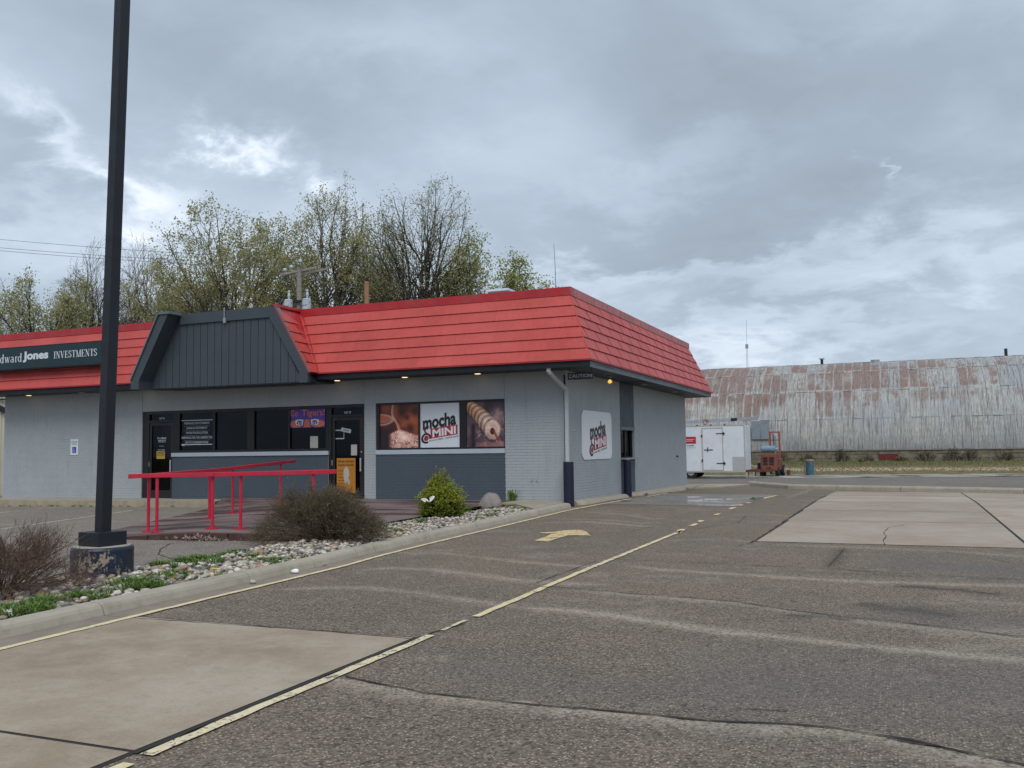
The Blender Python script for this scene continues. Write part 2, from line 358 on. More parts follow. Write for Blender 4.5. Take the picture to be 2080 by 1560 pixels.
concrete_mat('concrete_slab', (.38, .32, .248), (.272, .212, .150), (.44, .39, .315))
concrete_mat('concrete_far', (.36, .308, .25), (.30, .238, .185), (.42, .37, .31))
concrete_mat('concrete_wet', (.21, .19, .16), (.17, .155, .13), (.25, .24, .22), True)
concrete_mat('concrete_pale', (.40, .37, .33), (.30, .28, .25), (.48, .46, .43), True)
def stained_mat():                 # brown-red stained concrete of the ramp, rain-streaked
    m, b, p = new_mat('stained_concrete', .6, 0, .4); pos = b.geo()
    r = b.n('ShaderNodeMapping'); r.inputs['Rotation'].default_value = (0, 0, math.radians(-18)); r.inputs['Scale'].default_value = (.45, 1.6, 1); b.L.new(pos, r.inputs[0])
    s1 = b.noise(.9, 6, .6, r.outputs[0], .4); fine = b.noise(60, 4, .7, pos)
    c = b.mix(b.rng(s1, .40, .58), (.062, .036, .034), (.185, .135, .125)); c = b.mul(c, b.rng(fine, .3, .7, .88, 1.12))
    b.L.new(c, p.inputs['Base Color']); b.L.new(b.rng(s1, .4, .58, .35, .8), p.inputs['Roughness']); b.L.new(b.bump(fine, .3, .002), p.inputs['Normal'])
stained_mat(); mat('ramp_edge', (.060, .028, .022), .8, .3, 4, .3, 60, dirt=((.15, .11, .09), 3., .6))
def line_paint_mat(name, col, under, thr):
    m, b, p = new_mat(name, .75, 0, .3); pos = b.geo()
    w = b.math('ADD', b.math('MULTIPLY', b.noise(5, 6, .75, pos), .6), b.math('MULTIPLY', b.noise(40, 4, .7, pos), .4)); f = b.rng(w, thr, thr+.05)
    c = b.mix(f, b.mul(tuple(col), b.rng(b.noise(30, 4, .6, pos), .3, .7, .86, 1.12)), tuple(under)); b.L.new(c, p.inputs['Base Color'])
    b.L.new(b.bump(b.noise(50, 4, .7, pos), .4, .003), p.inputs['Normal'])
line_paint_mat('yellow_line', (.66, .56, .34), (.17, .145, .12), .565)
line_paint_mat('yellow_line_worn', (.66, .57, .38), (.14, .12, .10), .535)
line_paint_mat('arrow_paint', (.66, .52, .27), (.11, .08, .05), .51)
line_paint_mat('white_line', (.50, .48, .42), (.2, .175, .15), .52)
def grass_mat():
    m, b, p = new_mat('lawn', .95, 0, .1); pos = b.geo()
    sp = b.n('ShaderNodeSeparateXYZ'); b.L.new(pos, sp.inputs[0])
    yy = b.math('ADD', sp.outputs[1], b.math('MULTIPLY', b.math('SUBTRACT', b.noise(.5, 5, .6, pos), .5), 3))
    n1 = b.noise(1.5, 6, .7, b.scaled(pos, (1, .5, 1))); n2 = b.noise(9, 5, .7, pos)
    green = b.mix(b.rng(n1, .35, .65), (.10, .11, .045), (.20, .165, .09)); sand = b.mix(b.rng(n1, .3, .7), (.36, .28, .19), (.42, .34, .24))
    s = b.math('MULTIPLY', b.rng(yy, 37.5, 38.8), b.rng(yy, 41.5, 43.5, 1, 0)); c = b.mix(s, green, sand)
    g2 = b.rng(yy, 43, 46); c = b.mix(b.math('MULTIPLY', g2, .6), c, (.10, .13, .04)); c = b.mul(c, b.rng(n2, .3, .7, .75, 1.25))
    b.L.new(c, p.inputs['Base Color']); b.L.new(b.bump(n2, .6, .05), p.inputs['Normal'])
grass_mat()
mat('soil', (.085, .070, .055), .95, .3, 8, .6, 40, .01)
def stone_mat():
    m, b, p = new_mat('river_stone', .7, 0, .35); pos = b.geo()
    at_ = b.n('ShaderNodeAttribute', attribute_name='tone'); oi = b.n('ShaderNodeObjectInfo').outputs['Random']
    v = b.math('FRACT', b.math('ADD', at_.outputs['Fac'], b.math('MULTIPLY', oi, 7.3)))
    r = b.n('ShaderNodeValToRGB'); b.L.new(v, r.inputs[0]); r.color_ramp.interpolation = 'CONSTANT'; e = r.color_ramp.elements
    cs = [(.44, .39, .31), (.50, .46, .39), (.30, .24, .17), (.56, .51, .42), (.17, .16, .155), (.42, .37, .31), (.36, .22, .14), (.24, .21, .18), (.62, .58, .51), (.26, .24, .20), (.40, .36, .32), (.11, .11, .115)]
    e[0].color = (*cs[0], 1); e[1].position = 1/12; e[1].color = (*cs[1], 1)
    for i in range(2, 12): x = e.new(i/12); x.color = (*cs[i], 1)
    c = b.mul(r.outputs[0], b.rng(b.noise(45, 5, .6, pos), .3, .7, .78, 1.15)); b.L.new(c, p.inputs['Base Color'])
stone_mat()
def leaf_mat(name, c1, c2, trans=.35):
    m, b, p = new_mat(name, .6, 0, .3); at_ = b.n('ShaderNodeAttribute', attribute_name='tone')
    c = b.mix(at_.outputs['Fac'], tuple(c1), tuple(c2)); b.L.new(c, p.inputs['Base Color'])
    tr = b.n('ShaderNodeBsdfTranslucent'); b.L.new(c, tr.inputs[0]); ms = b.n('ShaderNodeMixShader'); ms.inputs[0].default_value = trans
    out = [x for x in b.N if x.type == 'OUTPUT_MATERIAL'][0]
    b.L.new(p.outputs[0], ms.inputs[1]); b.L.new(tr.outputs[0], ms.inputs[2]); b.L.new(ms.outputs[0], out.inputs[0])
leaf_mat('leaf_spring', (.21, .21, .075), (.52, .50, .24), .5); leaf_mat('leaf_green', (.16, .19, .04), (.44, .45, .11), .5)
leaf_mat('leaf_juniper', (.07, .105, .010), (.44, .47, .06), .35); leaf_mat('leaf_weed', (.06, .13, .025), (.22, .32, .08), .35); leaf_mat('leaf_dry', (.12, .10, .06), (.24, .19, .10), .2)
def pole_base_mat():
    m, b, p = new_mat('chipped_paint', .6); pos = b.geo(); sp = b.n('ShaderNodeSeparateXYZ'); b.L.new(pos, sp.inputs[0])
    w = b.math('ADD', b.math('MULTIPLY', b.noise(5, 3, .5, pos), .5), b.math('MULTIPLY', b.noise(24, 6, .7, b.scaled(pos, (1, 1, .7))), .5))
    w = b.math('ADD', w, b.rng(sp.outputs[2], .10, .42, .055, -.05))
    f = b.rng(w, .552, .562); c = b.mix(f, b.mul((.007, .013, .028), b.rng(b.noise(9, 5, .6, pos), .3, .7, .6, 2.2)), b.mul((.33, .28, .21), b.rng(b.noise(30, 5, .6, pos), .3, .7, .8, 1.1)))
    b.L.new(c, p.inputs['Base Color']); b.L.new(b.rng(f, 0, 1, .4, .9), p.inputs['Roughness']); b.L.new(b.bump(f, .6, -.004), p.inputs['Normal'])
pole_base_mat(); mat('base_top', (.34, .32, .26), .85, .2, 8, .3)
def sheet_mat():                   # galvanised corrugated sheets, weathered and rusting from the upper rows down
    m, b, p = new_mat('weathered_sheet', .62, .15, .4); pos = b.geo(); uv = b.n('ShaderNodeUVMap').outputs[0]
    us = b.n('ShaderNodeSeparateXYZ'); b.L.new(uv, us.inputs[0]); sp = b.n('ShaderNodeSeparateXYZ'); b.L.new(pos, sp.inputs[0])
    oi = b.n('ShaderNodeObjectInfo').outputs['Random']; an = b.n('ShaderNodeAttribute', attribute_name='tone').outputs['Fac']
    rnd = b.math('FRACT', b.math('ADD', b.math('MULTIPLY', oi, 5.7), an))
    streak = b.noise(1, 6, .75, b.scaled(pos, (11, .7, .5))); blot = b.noise(.55, 5, .65, b.scaled(pos, (1, 1, 1.3))); fine = b.noise(6, 6, .75, b.scaled(pos, (2.5, .5, .45)))
    z = sp.outputs[2]; zr = b.math('MULTIPLY', b.rng(z, 2.0, 5.2), b.rng(z, 7.6, 8.3, 1, .75)); zr = b.math('MULTIPLY', zr, b.rng(sp.outputs[0], 6, 15, 1, .55))
    edge = b.math('MULTIPLY', b.rng(us.outputs[0], .02, .14), b.rng(us.outputs[0], .86, .98, 1, 0)); edge = b.math('MULTIPLY', edge, b.rng(us.outputs[1], .02, .10)); edge = b.math('MULTIPLY', edge, b.rng(us.outputs[1], .9, .98, 1, 0))
    k = b.math('ADD', b.math('MULTIPLY', streak, .45), b.math('MULTIPLY', blot, .55)); k = b.math('ADD', k, b.rng(rnd, 0, 1, -.10, .10)); k = b.math('ADD', k, b.rng(zr, 0, 1, -.25, .05))
    k = b.math('ADD', k, b.rng(edge, 0, 1, -.14, 0)); rust = b.rng(k, .42, .56)
    c = b.mix(b.rng(fine, .35, .62), (.28, .285, .27), (.54, .545, .52)); c = b.mix(b.rng(b.noise(.35, 4, .6, pos), .4, .65, 0, .5), c, (.34, .36, .42))
    dk = b.math('MULTIPLY', b.rng(streak, .50, .62), b.rng(fine, .38, .58, .35, .9)); c = b.mix(dk, c, (.105, .088, .072))
    c = b.mix(b.math('MULTIPLY', rust, b.rng(streak, .38, .56, .96, .5)), c, b.mix(b.rng(fine, .35, .65), (.15, .068, .047), (.255, .145, .115)))
    c = b.mul(c, b.rng(z, .9, 2.2, .82, 1)); c = b.mul(c, b.rng(rnd, 0, 1, .93, 1.05)); b.L.new(c, p.inputs['Base Color']); b.L.new(b.rng(rust, 0, 1, .55, .9), p.inputs['Roughness'])
sheet_mat()

# ------------------------------------------------------------------ mesh helpers
def wloc(o):
    v = Vector((0, 0, 0))
    while o is not None: v += o.location; o = o.parent
    return v
def link(name, me, m, parent=None, kind=None, smooth=False):
    o = bpy.data.objects.new(name, me); COL.objects.link(o)
    if m: me.materials.append(MATS[m])
    if parent is not None: o.parent = parent
    if kind: o['kind'] = kind
    if smooth: me.polygons.foreach_set('use_smooth', [True]*len(me.polygons))
    return o
class MB:
    def __init__(s): s.v = []; s.f = []
    def box(s, a, b):
        i = len(s.v); (x0, y0, z0), (x1, y1, z1) = a, b
        s.v += [(x0, y0, z0), (x1, y0, z0), (x1, y1, z0), (x0, y1, z0), (x0, y0, z1), (x1, y0, z1), (x1, y1, z1), (x0, y1, z1)]
        s.f += [tuple(i+k for k in q) for q in ((0, 3, 2, 1), (4, 5, 6, 7), (0, 1, 5, 4), (1, 2, 6, 5), (2, 3, 7, 6), (3, 0, 4, 7))]; return s
    def hexa(s, P):                # 8 corners: bottom loop then top loop
        i = len(s.v); s.v += [tuple(p) for p in P]
        s.f += [tuple(i+k for k in q) for q in ((0, 3, 2, 1), (4, 5, 6, 7), (0, 1, 5, 4), (1, 2, 6, 5), (2, 3, 7, 6), (3, 0, 4, 7))]; return s
    def poly(s, P): i = len(s.v); s.v += [tuple(p) for p in P]; s.f.append(tuple(range(i, i+len(P)))); return s
    def prism(s, P, d):            # polygon P extruded by vector d
        i = len(s.v); n = len(P); s.v += [tuple(p) for p in P]+[tuple(np.array(p)+np.array(d)) for p in P]
        s.f.append(tuple(range(i+n-1, i-1, -1))); s.f.append(tuple(range(i+n, i+2*n)))
        for k in range(n): s.f.append((i+k, i+(k+1) % n, i+n+(k+1) % n, i+n+k))
        return s
    def bar(s, a, b, w, h=None, up=(0, 0, 1)):
        a, b = Vector(a), Vector(b); h = h or w; d = (b-a).normalized(); u = Vector(up)
        if abs(d.dot(u)) > .95: u = Vector((1, 0, 0))
        r = d.cross(u).normalized(); u = r.cross(d)
        return s.hexa([a-r*w/2-u*h/2, a+r*w/2-u*h/2, b+r*w/2-u*h/2, b-r*w/2-u*h/2, a-r*w/2+u*h/2, a+r*w/2+u*h/2, b+r*w/2+u*h/2, b-r*w/2+u*h/2])
    def tube(s, pts, rad, n=8, cap=True):
        pts = [Vector(p) for p in pts]; i0 = len(s.v); m = len(pts); rad = rad if hasattr(rad, '__len__') else [rad]*m; pr = None
        for k, p in enumerate(pts):
            d = (pts[min(k+1, m-1)]-pts[max(k-1, 0)]).normalized()
            r = d.cross(Vector((0, 0, 1))) if pr is None else (pr-d*pr.dot(d))
            if r.length < 1e-3: r = d.cross(Vector((1, 0, 0)))
            r.normalize(); pr = r; u = d.cross(r)
            for j in range(n): a = 2*PI*j/n; s.v.append(tuple(p+(r*math.cos(a)+u*math.sin(a))*rad[k]))
        for k in range(m-1):
            for j in range(n): s.f.append((i0+k*n+j, i0+k*n+(j+1) % n, i0+(k+1)*n+(j+1) % n, i0+(k+1)*n+j))
        if cap: s.f.append(tuple(i0+j for j in range(n-1, -1, -1))); s.f.append(tuple(i0+(m-1)*n+j for j in range(n)))
        return s
    def lathe(s, c, prof, n=20):   # prof: (radius, z)
        return s.tube([(c[0], c[1], c[2]+z) for r, z in prof], [max(r, 1e-4) for r, z in prof], n)
    def build(s, name, m, parent=None, kind=None, smooth=False, bevel=0):
        me = bpy.data.meshes.new(name); o = wloc(parent)
        me.from_pydata([(x-o.x, y-o.y, z-o.z) for x, y, z in s.v], [], s.f)
        bm = bmesh.new(); bm.from_mesh(me); bmesh.ops.recalc_face_normals(bm, faces=bm.faces[:]); bm.to_mesh(me); bm.free()
        ob = link(name, me, m, parent, kind, smooth)
        if bevel:
            md = ob.modifiers.new('bevel', 'BEVEL'); md.width = bevel; md.segments = 2; md.limit_method = 'ANGLE'
        return ob
def box(name, a, b, m, parent=None, bevel=0, kind=None): return MB().box(a, b).build(name, m, parent, kind, bevel=bevel)
def tag(o, label, cat, group=None):
    o['label'] = label; o['category'] = cat
    if group: o['group'] = group
    return o
def thing(name, label, cat, loc=(0, 0, 0), group=None):
    o = bpy.data.objects.new(name, None); COL.objects.link(o); o.location = loc; o.empty_display_size = .2
    return tag(o, label, cat, group)
def arrays(name, V, F, m, parent=None, kind=None, tone=None, smooth=False):   # fast mesh from numpy, faces all of one size
    me = bpy.data.meshes.new(name); o = wloc(parent); V = np.asarray(V, np.float32).reshape(-1, 3)-np.array(o, np.float32); F = np.asarray(F, np.int32); k = F.shape[1]
    me.vertices.add(len(V)); me.vertices.foreach_set('co', V.ravel()); me.loops.add(F.size); me.loops.foreach_set('vertex_index', F.ravel())
    me.polygons.add(len(F)); me.polygons.foreach_set('loop_start', np.arange(0, F.size, k, dtype=np.int32)); me.update(calc_edges=True)
    if tone is not None:
        a = me.attributes.new('tone', 'FLOAT', 'POINT'); a.data.foreach_set('value', np.asarray(tone, np.float32))
    return link(name, me, m, parent, kind, smooth)
def segs(P0, P1, R0, R1, n=3):     # tapered prisms for twigs; arrays of ends and radii
    P0, P1 = np.asarray(P0, float), np.asarray(P1, float); d = P1-P0; d /= np.linalg.norm(d, axis=1, keepdims=True)+1e-9
    h = np.where(np.abs(d[:, 2:3]) > .9, np.array([[1., 0, 0]]), np.array([[0, 0, 1.]])); r = np.cross(d, h); r /= np.linalg.norm(r, axis=1, keepdims=True)+1e-9; u = np.cross(d, r)
    V = []
    for P, R in ((P0, R0), (P1, R1)):
        R = np.asarray(R).reshape(-1, 1)
        for j in range(n): a = 2*PI*j/n; V.append(P+(r*math.cos(a)+u*math.sin(a))*R)
    V = np.stack(V, 1); N = len(P0); base = (np.arange(N)*2*n).reshape(-1, 1)
    F = np.concatenate([base+np.array([[j, (j+1) % n, n+(j+1) % n, n+j]]) for j in range(n)], 0); return V.reshape(-1, 3), F
def leaves(C, size, rng, up=0.3):  # small folded leaf quads at points C
    N = len(C); a = rng.normal(size=(N, 3)); a[:, 2] += up; a /= np.linalg.norm(a, axis=1, keepdims=True)
    b = rng.normal(size=(N, 3)); b -= a*(a*b).sum(1, keepdims=True); b /= np.linalg.norm(b, axis=1, keepdims=True)
    s = (size*rng.uniform(.6, 1.3, N)).reshape(-1, 1); V = np.stack([C, C+a*s*.5+b*s*.32, C+a*s, C+a*s*.5-b*s*.32], 1).reshape(-1, 3)
    F = (np.arange(N)*4).reshape(-1, 1)+np.array([[0, 1, 2, 3]]); return V, F
def merge(parts):
    V = []; F = []; k = 0
    for v, f in parts: V.append(v); F.append(f+k); k += len(v)
    return np.concatenate(V), np.concatenate(F)
def sheet(name, pts, dz, m, kind='structure', parent=None, thick=0):   # flat paving that follows the ground
    bm = bmesh.new(); vs_ = [bm.verts.new((p[0], p[1], 0)) for p in pts]; bm.faces.new(vs_)
    for co, no in (((0, 3, 0), (0, 1, 0)), ((0, 15, 0), (0, 1, 0)), ((0, 34, 0), (0, 1, 0)), ((0, 50, 0), (0, 1, 0)), ((0, 0, 0), (1, 0, 0)), ((-25, 0, 0), (1, 0, 0))):
        bmesh.ops.bisect_plane(bm, geom=bm.verts[:]+bm.edges[:]+bm.faces[:], plane_co=co, plane_no=no)
    for v in bm.verts: v.co.z = gz(v.co.x, v.co.y)+dz
    if thick:
        r = bmesh.ops.extrude_face_region(bm, geom=bm.faces[:]); 
        for e in r['geom']:
            if isinstance(e, bmesh.types.BMVert): e.co.z -= thick
    bmesh.ops.recalc_face_normals(bm, faces=bm.faces[:])
    if not thick:
        for f in bm.faces:
            if f.normal.z < 0: f.normal_flip()
    me = bpy.data.meshes.new(name); bm.to_mesh(me); bm.free(); return link(name, me, m, parent, kind)
def text_geo(s, size=1., bold=0., xs=1., spacing=1., res=3):
    cu = bpy.data.curves.new('t', 'FONT'); cu.body = s; cu.size = size; cu.offset = bold; cu.resolution_u = res; cu.space_character = spacing; cu.align_x = 'LEFT'
    o = bpy.data.objects.new('t', cu); COL.objects.link(o); bpy.context.view_layer.update()
    me = bpy.data.meshes.new_from_object(o.evaluated_get(bpy.context.evaluated_depsgraph_get()))
    V = [(v.co.x*xs, v.co.y) for v in me.vertices]; F = [tuple(p.vertices) for p in me.polygons]
    bpy.data.objects.remove(o); bpy.data.curves.remove(cu); bpy.data.meshes.remove(me); return V, F
def place2d(V, F, name, m, frame, parent=None, depth=.003):
    """frame(u, v, d) -> world point, d = distance out of the face; flat print gets a slight thickness"""
    mb = MB(); mb.v = [tuple(frame(u, v, depth)) for u, v in V]; mb.f = list(F)
    me = bpy.data.meshes.new(name); o = wloc(parent); me.from_pydata([(x-o.x, y-o.y, z-o.z) for x, y, z in mb.v], [], mb.f); return link(name, me, m, parent)
def fit_text(s, u0, u1, v0, v1, bold=0., cap=True, spacing=1.):   # text stretched to a box (u0..u1, v0..v1 = extents)
    V, F = text_geo(s, 1., bold, 1., spacing); us = [a for a, b in V]; vs2 = [b for a, b in V]; a0, a1, b0, b1 = min(us), max(us), min(vs2), max(vs2)
    return [(u0+(a-a0)/(a1-a0)*(u1-u0), v0+(b-b0)/(b1-b0)*(v1-v0)) for a, b in V], F
def rect(u0, v0, u1, v1): return [(u0, v0), (u1, v0), (u1, v1), (u0, v1)], [(0, 1, 2, 3)]
def front(y=0.): return lambda u, v, d=0: (u, y-d, v)           # faces -Y, u = X
def side(x=0.): return lambda u, v, d=0: (x+d, u, v)            # faces +X, u = Y

# ================================================================== GROUND
def struct(o): o['kind'] = 'structure'; return o
sheet('ground', [(-900, -300), (900, -300), (900, 1400), (-900, 1400)], -.03, 'lawn')
sheet('parking_lot', [(-1.2, -60), (60, -60), (60, 3), (30, 3.2), (14.5, 7.9), (11.12, 9.7), (3.86, 13.6), (1.8, 17.3), (-1.2, 17.2)], 0, 'asphalt')
sheet('parking_lot_left', [(-60, -60), (-1.0, -60), (-1.0, -1.2), (-25, -1.2), (-25, 12), (-60, 12)], .002, 'asphalt_left')
sheet('road', [(-60, 17.4), (1.9, 17.4), (3.95, 13.8), (11.2, 9.9), (14.6, 8.1), (60, -16), (60, 29.2), (13.2, 28.1), (4.8, 26.3), (-2.3, 25.4), (-60, 25)], .004, 'street')
sheet('concrete_strip', [(-60, 25.1), (-2.3, 25.5), (4.8, 26.4), (13.2, 28.2), (60, 29.3), (60, 34.5), (13, 33.0), (4.8, 31.6), (-60, 31)], .012, 'concrete_pale')

# lane surfaces
def sl(x0, y0, x1, y1, m, dz=.005): return sheet('concrete_slab', [(x0, y0), (x1, y0), (x1, y1), (x0, y1)], dz, m)
sheet('concrete_slab', [(1.75, -18.46), (4.27, -18.46), (4.25, -15.66), (1.44, -15.66)], .005, 'concrete_slab')
sheet('concrete_slab', [(2.0, -23), (4.3, -23), (4.27, -18.49), (1.76, -18.49)], .005, 'concrete_slab')
sheet('expansion_joint', [(1.44, -23), (4.33, -23), (4.29, -15.63), (1.40, -15.63)], .0025, 'crack')
for y0, y1 in ((-7.66, -3.475), (-3.44, -.46), (-.42, 2.92), (2.97, 6.88), (6.94, 10.9)):
    a, b = 9.285+.008*(y0+7.7), 9.285+.008*(y1+7.7)
    sheet('concrete_slab', [(5.68, y0), (a, y0), (b, min(y1, 10.35)), (5.72, y1)], .005, 'concrete_far')
sheet('expansion_joint', [(5.66, -7.68), (15.0, -7.68), (15.0, 7.4), (9.4, 10.42), (5.70, 10.95)], .0025, 'crack')
sheet('concrete_slab', [(9.33, -7.66), (14.9, -7.66), (14.9, 1.0), (9.40, 1.0)], .005, 'concrete_far')
sheet('concrete_slab', [(9.40, 1.02), (14.9, 1.02), (14.9, 7.3), (9.47, 10.3)], .005, 'concrete_far')
sheet('concrete_slab', [(.62, .95), (4.02, .70), (4.12, 4.2), (4.18, 7.7), (.48, 7.6)], .005, 'concrete_wet')

def strip(name, pts, w, dz, m, jit=0., ends=True, seed=1, kind='structure'):
    """painted or cracked strip following a ground path; narrow quads with uneven edges"""
    r = random.Random(seed); P = []
    for a, b in zip(pts[:-1], pts[1:]):
        n = max(1, int(math.dist(a[:2], b[:2])/.12)) if jit else max(1, int(math.dist(a[:2], b[:2])/1.0))
        for k in range(n): t = k/n; P.append((a[0]+(b[0]-a[0])*t, a[1]+(b[1]-a[1])*t))
    P.append(pts[-1][:2]); mb = MB(); W_ = []
    for i, p in enumerate(P):
        a = P[max(i-1, 0)]; b = P[min(i+1, len(P)-1)]; d = Vector((b[0]-a[0], b[1]-a[1], 0)).normalized(); nr = Vector((d.y, -d.x, 0))
        c = Vector((p[0], p[1], 0))+nr*r.uniform(-jit, jit)*.5; w1 = w/2+r.uniform(-jit, jit)*.5; w2 = w/2+r.uniform(-jit, jit)*.5
        for q in (c-nr*w1, c+nr*w2): mb.v.append((q.x, q.y, gz(q.x, q.y)+dz))
    for i in range(len(P)-1): mb.f.append((2*i, 2*i+1, 2*i+3, 2*i+2))
    return mb.build(name, m, kind=kind)
L1 = [(2.1, -22.5), (1.76, -19), (1.56, -17.0), (1.45, -15.4), (1.38, -13.8), (1.29, -12.1), (1.14, -10.9), (.98, -8.5), (.86, -6.1), (.79, -5.0), (.62, -2.1), (.60, -1.2)]
strip('yellow_line', L1, .075, .010, 'yellow_line', .012)
strip('yellow_line', [(.60, -1.2), (.62, .9), (.70, 3.4)], .10, .010, 'yellow_line', .02, seed=3)
strip('yellow_line', [(.74, 5.0), (.64, 8.2)], .10, .012, 'yellow_line_worn', .03, seed=4); strip('yellow_line', [(.56, 9.0), (.5, 11.5)], .10, .012, 'yellow_line_worn', .03, seed=5)
L2 = [((4.47, -22.5), (4.40, -18.62)), ((4.385, -18.50), (4.345, -15.55)), ((4.34, -15.35), (4.325, -14.9)), ((4.335, -14.72), (4.30, -12.99)), ((4.295, -12.95), (4.27, -11.3)), ((4.27, -11.27), (4.24, -6.2))]
for i, (a, b) in enumerate(L2): strip('yellow_line', [a, b], .074 if i != 2 else .04, .010, 'yellow_line' if i in (0, 3, 4) else 'yellow_line_worn', .011, seed=10+i)
for i, (a, b) in enumerate([((4.24, -6.6), (4.2, -5.9)), ((4.19, -5.2), (4.18, -4.7)), ((4.14, -4.3), (4.13, -3.9)), ((4.12, -2.4), (4.12, -2.0)), ((4.1, -.5), (4.1, .1)), ((4.11, .8), (4.12, 1.2)), ((4.13, 1.8), (4.14, 2.2)), ((4.2, 4.4), (4.26, 6.7))]):
    strip('yellow_line', [a, b], .10, .010, 'yellow_line', .03, seed=20+i)
strip('yellow_line', [(4.26, 6.7), (4.6, 7.25), (5.6, 7.0)], .10, .010, 'white_line', .03, seed=33)
# parking stripes on the left lot
for i, (p, q) in enumerate((((-60, 1048), (135, 1028)), ((-40, 1081), (270, 1037)), ((285, 1034), (330, 1030)), ((215, 1061), (260, 1060)))):
    a, b = at(*p), at(*q); strip('parking_stripe', [a, b], .09, .006, 'white_line', .02, seed=40+i)
# arrow with curved tip
ar = [at(1050+x/5.2, 1000+y/5.2) for x, y in [(180, 515), (330, 525), (430, 490), (530, 463), (620, 458), (782, 462), (740, 425), (690, 403), (620, 400), (520, 405), (400, 420), (240, 430), (250, 437), (370, 441), (300, 475)]]
ao = sheet('painted_arrow', ar, .008, 'arrow_paint')
# cracks
CR = [([(700, 1375), (860, 1408), (1050, 1430), (1180, 1440), (1300, 1452), (1440, 1466), (1560, 1470), (1700, 1480), (1850, 1505), (1990, 1537), (2080, 1555), (2200, 1580)], .016),
      ([(1120, 1192), (1300, 1208), (1400, 1214), (1500, 1224), (1600, 1239), (1700, 1252), (1800, 1261), (1900, 1273), (2080, 1295)], .014),
      ([(1250, 1136), (1330, 1140), (1470, 1146), (1600, 1152), (1750, 1160), (1900, 1169), (2080, 1178)], .012), ([(1716, 1112), (1705, 1128), (1682, 1152)], .007),
      ([(690, 1121), (790, 1122), (870, 1123), (950, 1130), (1060, 1133)], .008), ([(720, 1157), (800, 1152), (880, 1155)], .008),
      ([(1535, 1100), (1512, 1106), (1498, 1110)], .010), ([(1150, 1093), (1200, 1085), (1280, 1080), (1330, 1069)], .010), ([(1090, 1184), (1150, 1162), (1210, 1140)], .010),
      ([(845, 1300), (880, 1285), (945, 1268)], .016), ([(1490, 1440), (1600, 1446)], .008), ([(1800, 1500), (1980, 1532)], .012),
      ([(1380, 1120), (1450, 1128), (1510, 1138)], .007), ([(1400, 1080), (1440, 1070), (1500, 1062), (1515, 1048)], .008), ([(1560, 1040), (1620, 1043)], .008), ([(1900, 1120), (1990, 1130), (2060, 1145)], .008),
      ([(1640, 1150), (1700, 1155), (1780, 1166)], .008), ([(272, 1256), (500, 1272), (700, 1287), (850, 1300)], .016)]
for i, (pp, w) in enumerate(CR): strip('pavement_crack', [at(*p) for p in pp], w, .0065, 'crack', w*.9, seed=60+i)
strip('pavement_crack', [at(*p) for p in [(1797, 1108), (1794, 1098), (1801, 1090), (1795, 1082), (1806, 1072), (1838, 1067)]], .010, .009, 'crack', .012, seed=88)
strip('pavement_crack', [(5.66, y) for y in (-7.9, -6, -4, -2, 0, 2, 4, 7)], .02, .0085, 'crack', .035, seed=89)
strip('pavement_crack', [at(*p) for p in [(452, 1090), (395, 1099), (345, 1105), (326, 1116), (322, 1127), (350, 1136), (420, 1142)]], .014, .008, 'crack', .01, seed=90)
strip('pavement_crack', [(4.315, -18.5), (4.29, -15.6)], .03, .0085, 'crack', .02, seed=91)

# kerb along the planting bed: sections with a rounded nose and a gutter pan
def lx(y):
    ys = [p[1] for p in L1]; xs = [p[0] for p in L1]; return float(np.interp(y, ys, xs))
def fx(y): return lx(y)-float(np.interp(y, [-16, -8, -2, -.4], [.30, .24, .25, .30]))
def sweep(name, ys, prof, m, zf, sec=None):
    mb = MB(); n = len(prof)
    for y in ys:
        for o, z in prof: mb.v.append((sec(y)+o, y, zf(y)+z))
    for i in range(len(ys)-1):
        for j in range(n-1): mb.f.append((i*n+j, i*n+j+1, (i+1)*n+j+1, (i+1)*n+j))
    mb.f.append(tuple(range(n-1, -1, -1))); mb.f.append(tuple((len(ys)-1)*n+j for j in range(n)))
    return mb.build(name, m, kind='structure', smooth=False)
JY = [-23, -18.6, -15.72, -13.62, -12.32, -10.62, -9.2, -7.3, -5.4, -3.1, -.62]
KP = [(.01, -.02), (.005, .014), (-.018, .072), (-.038, .098), (-.075, .112), (-.19, .116), (-.20, -.02)]
for a, b in zip(JY[:-1], JY[1:]):
    n = max(3, int((b-a)/.35)); ys = list(np.linspace(a+.006, b-.006, n))
    sweep('kerb', ys, KP, 'curb', lambda y: 0., fx)
    sweep('gutter', ys, [(.0, -.01), (.0, .006), (.26, .006), (.26, -.01)], 'gutter', lambda y: 0., fx)
sweep('kerb_joint', list(np.linspace(-23, -.62, 40)), [(.0, -.02), (-.002, .010), (-.03, .062), (-.05, .088), (-.08, .100), (-.18, .104), (-.19, -.02)], 'stone_joint', lambda y: 0., fx)
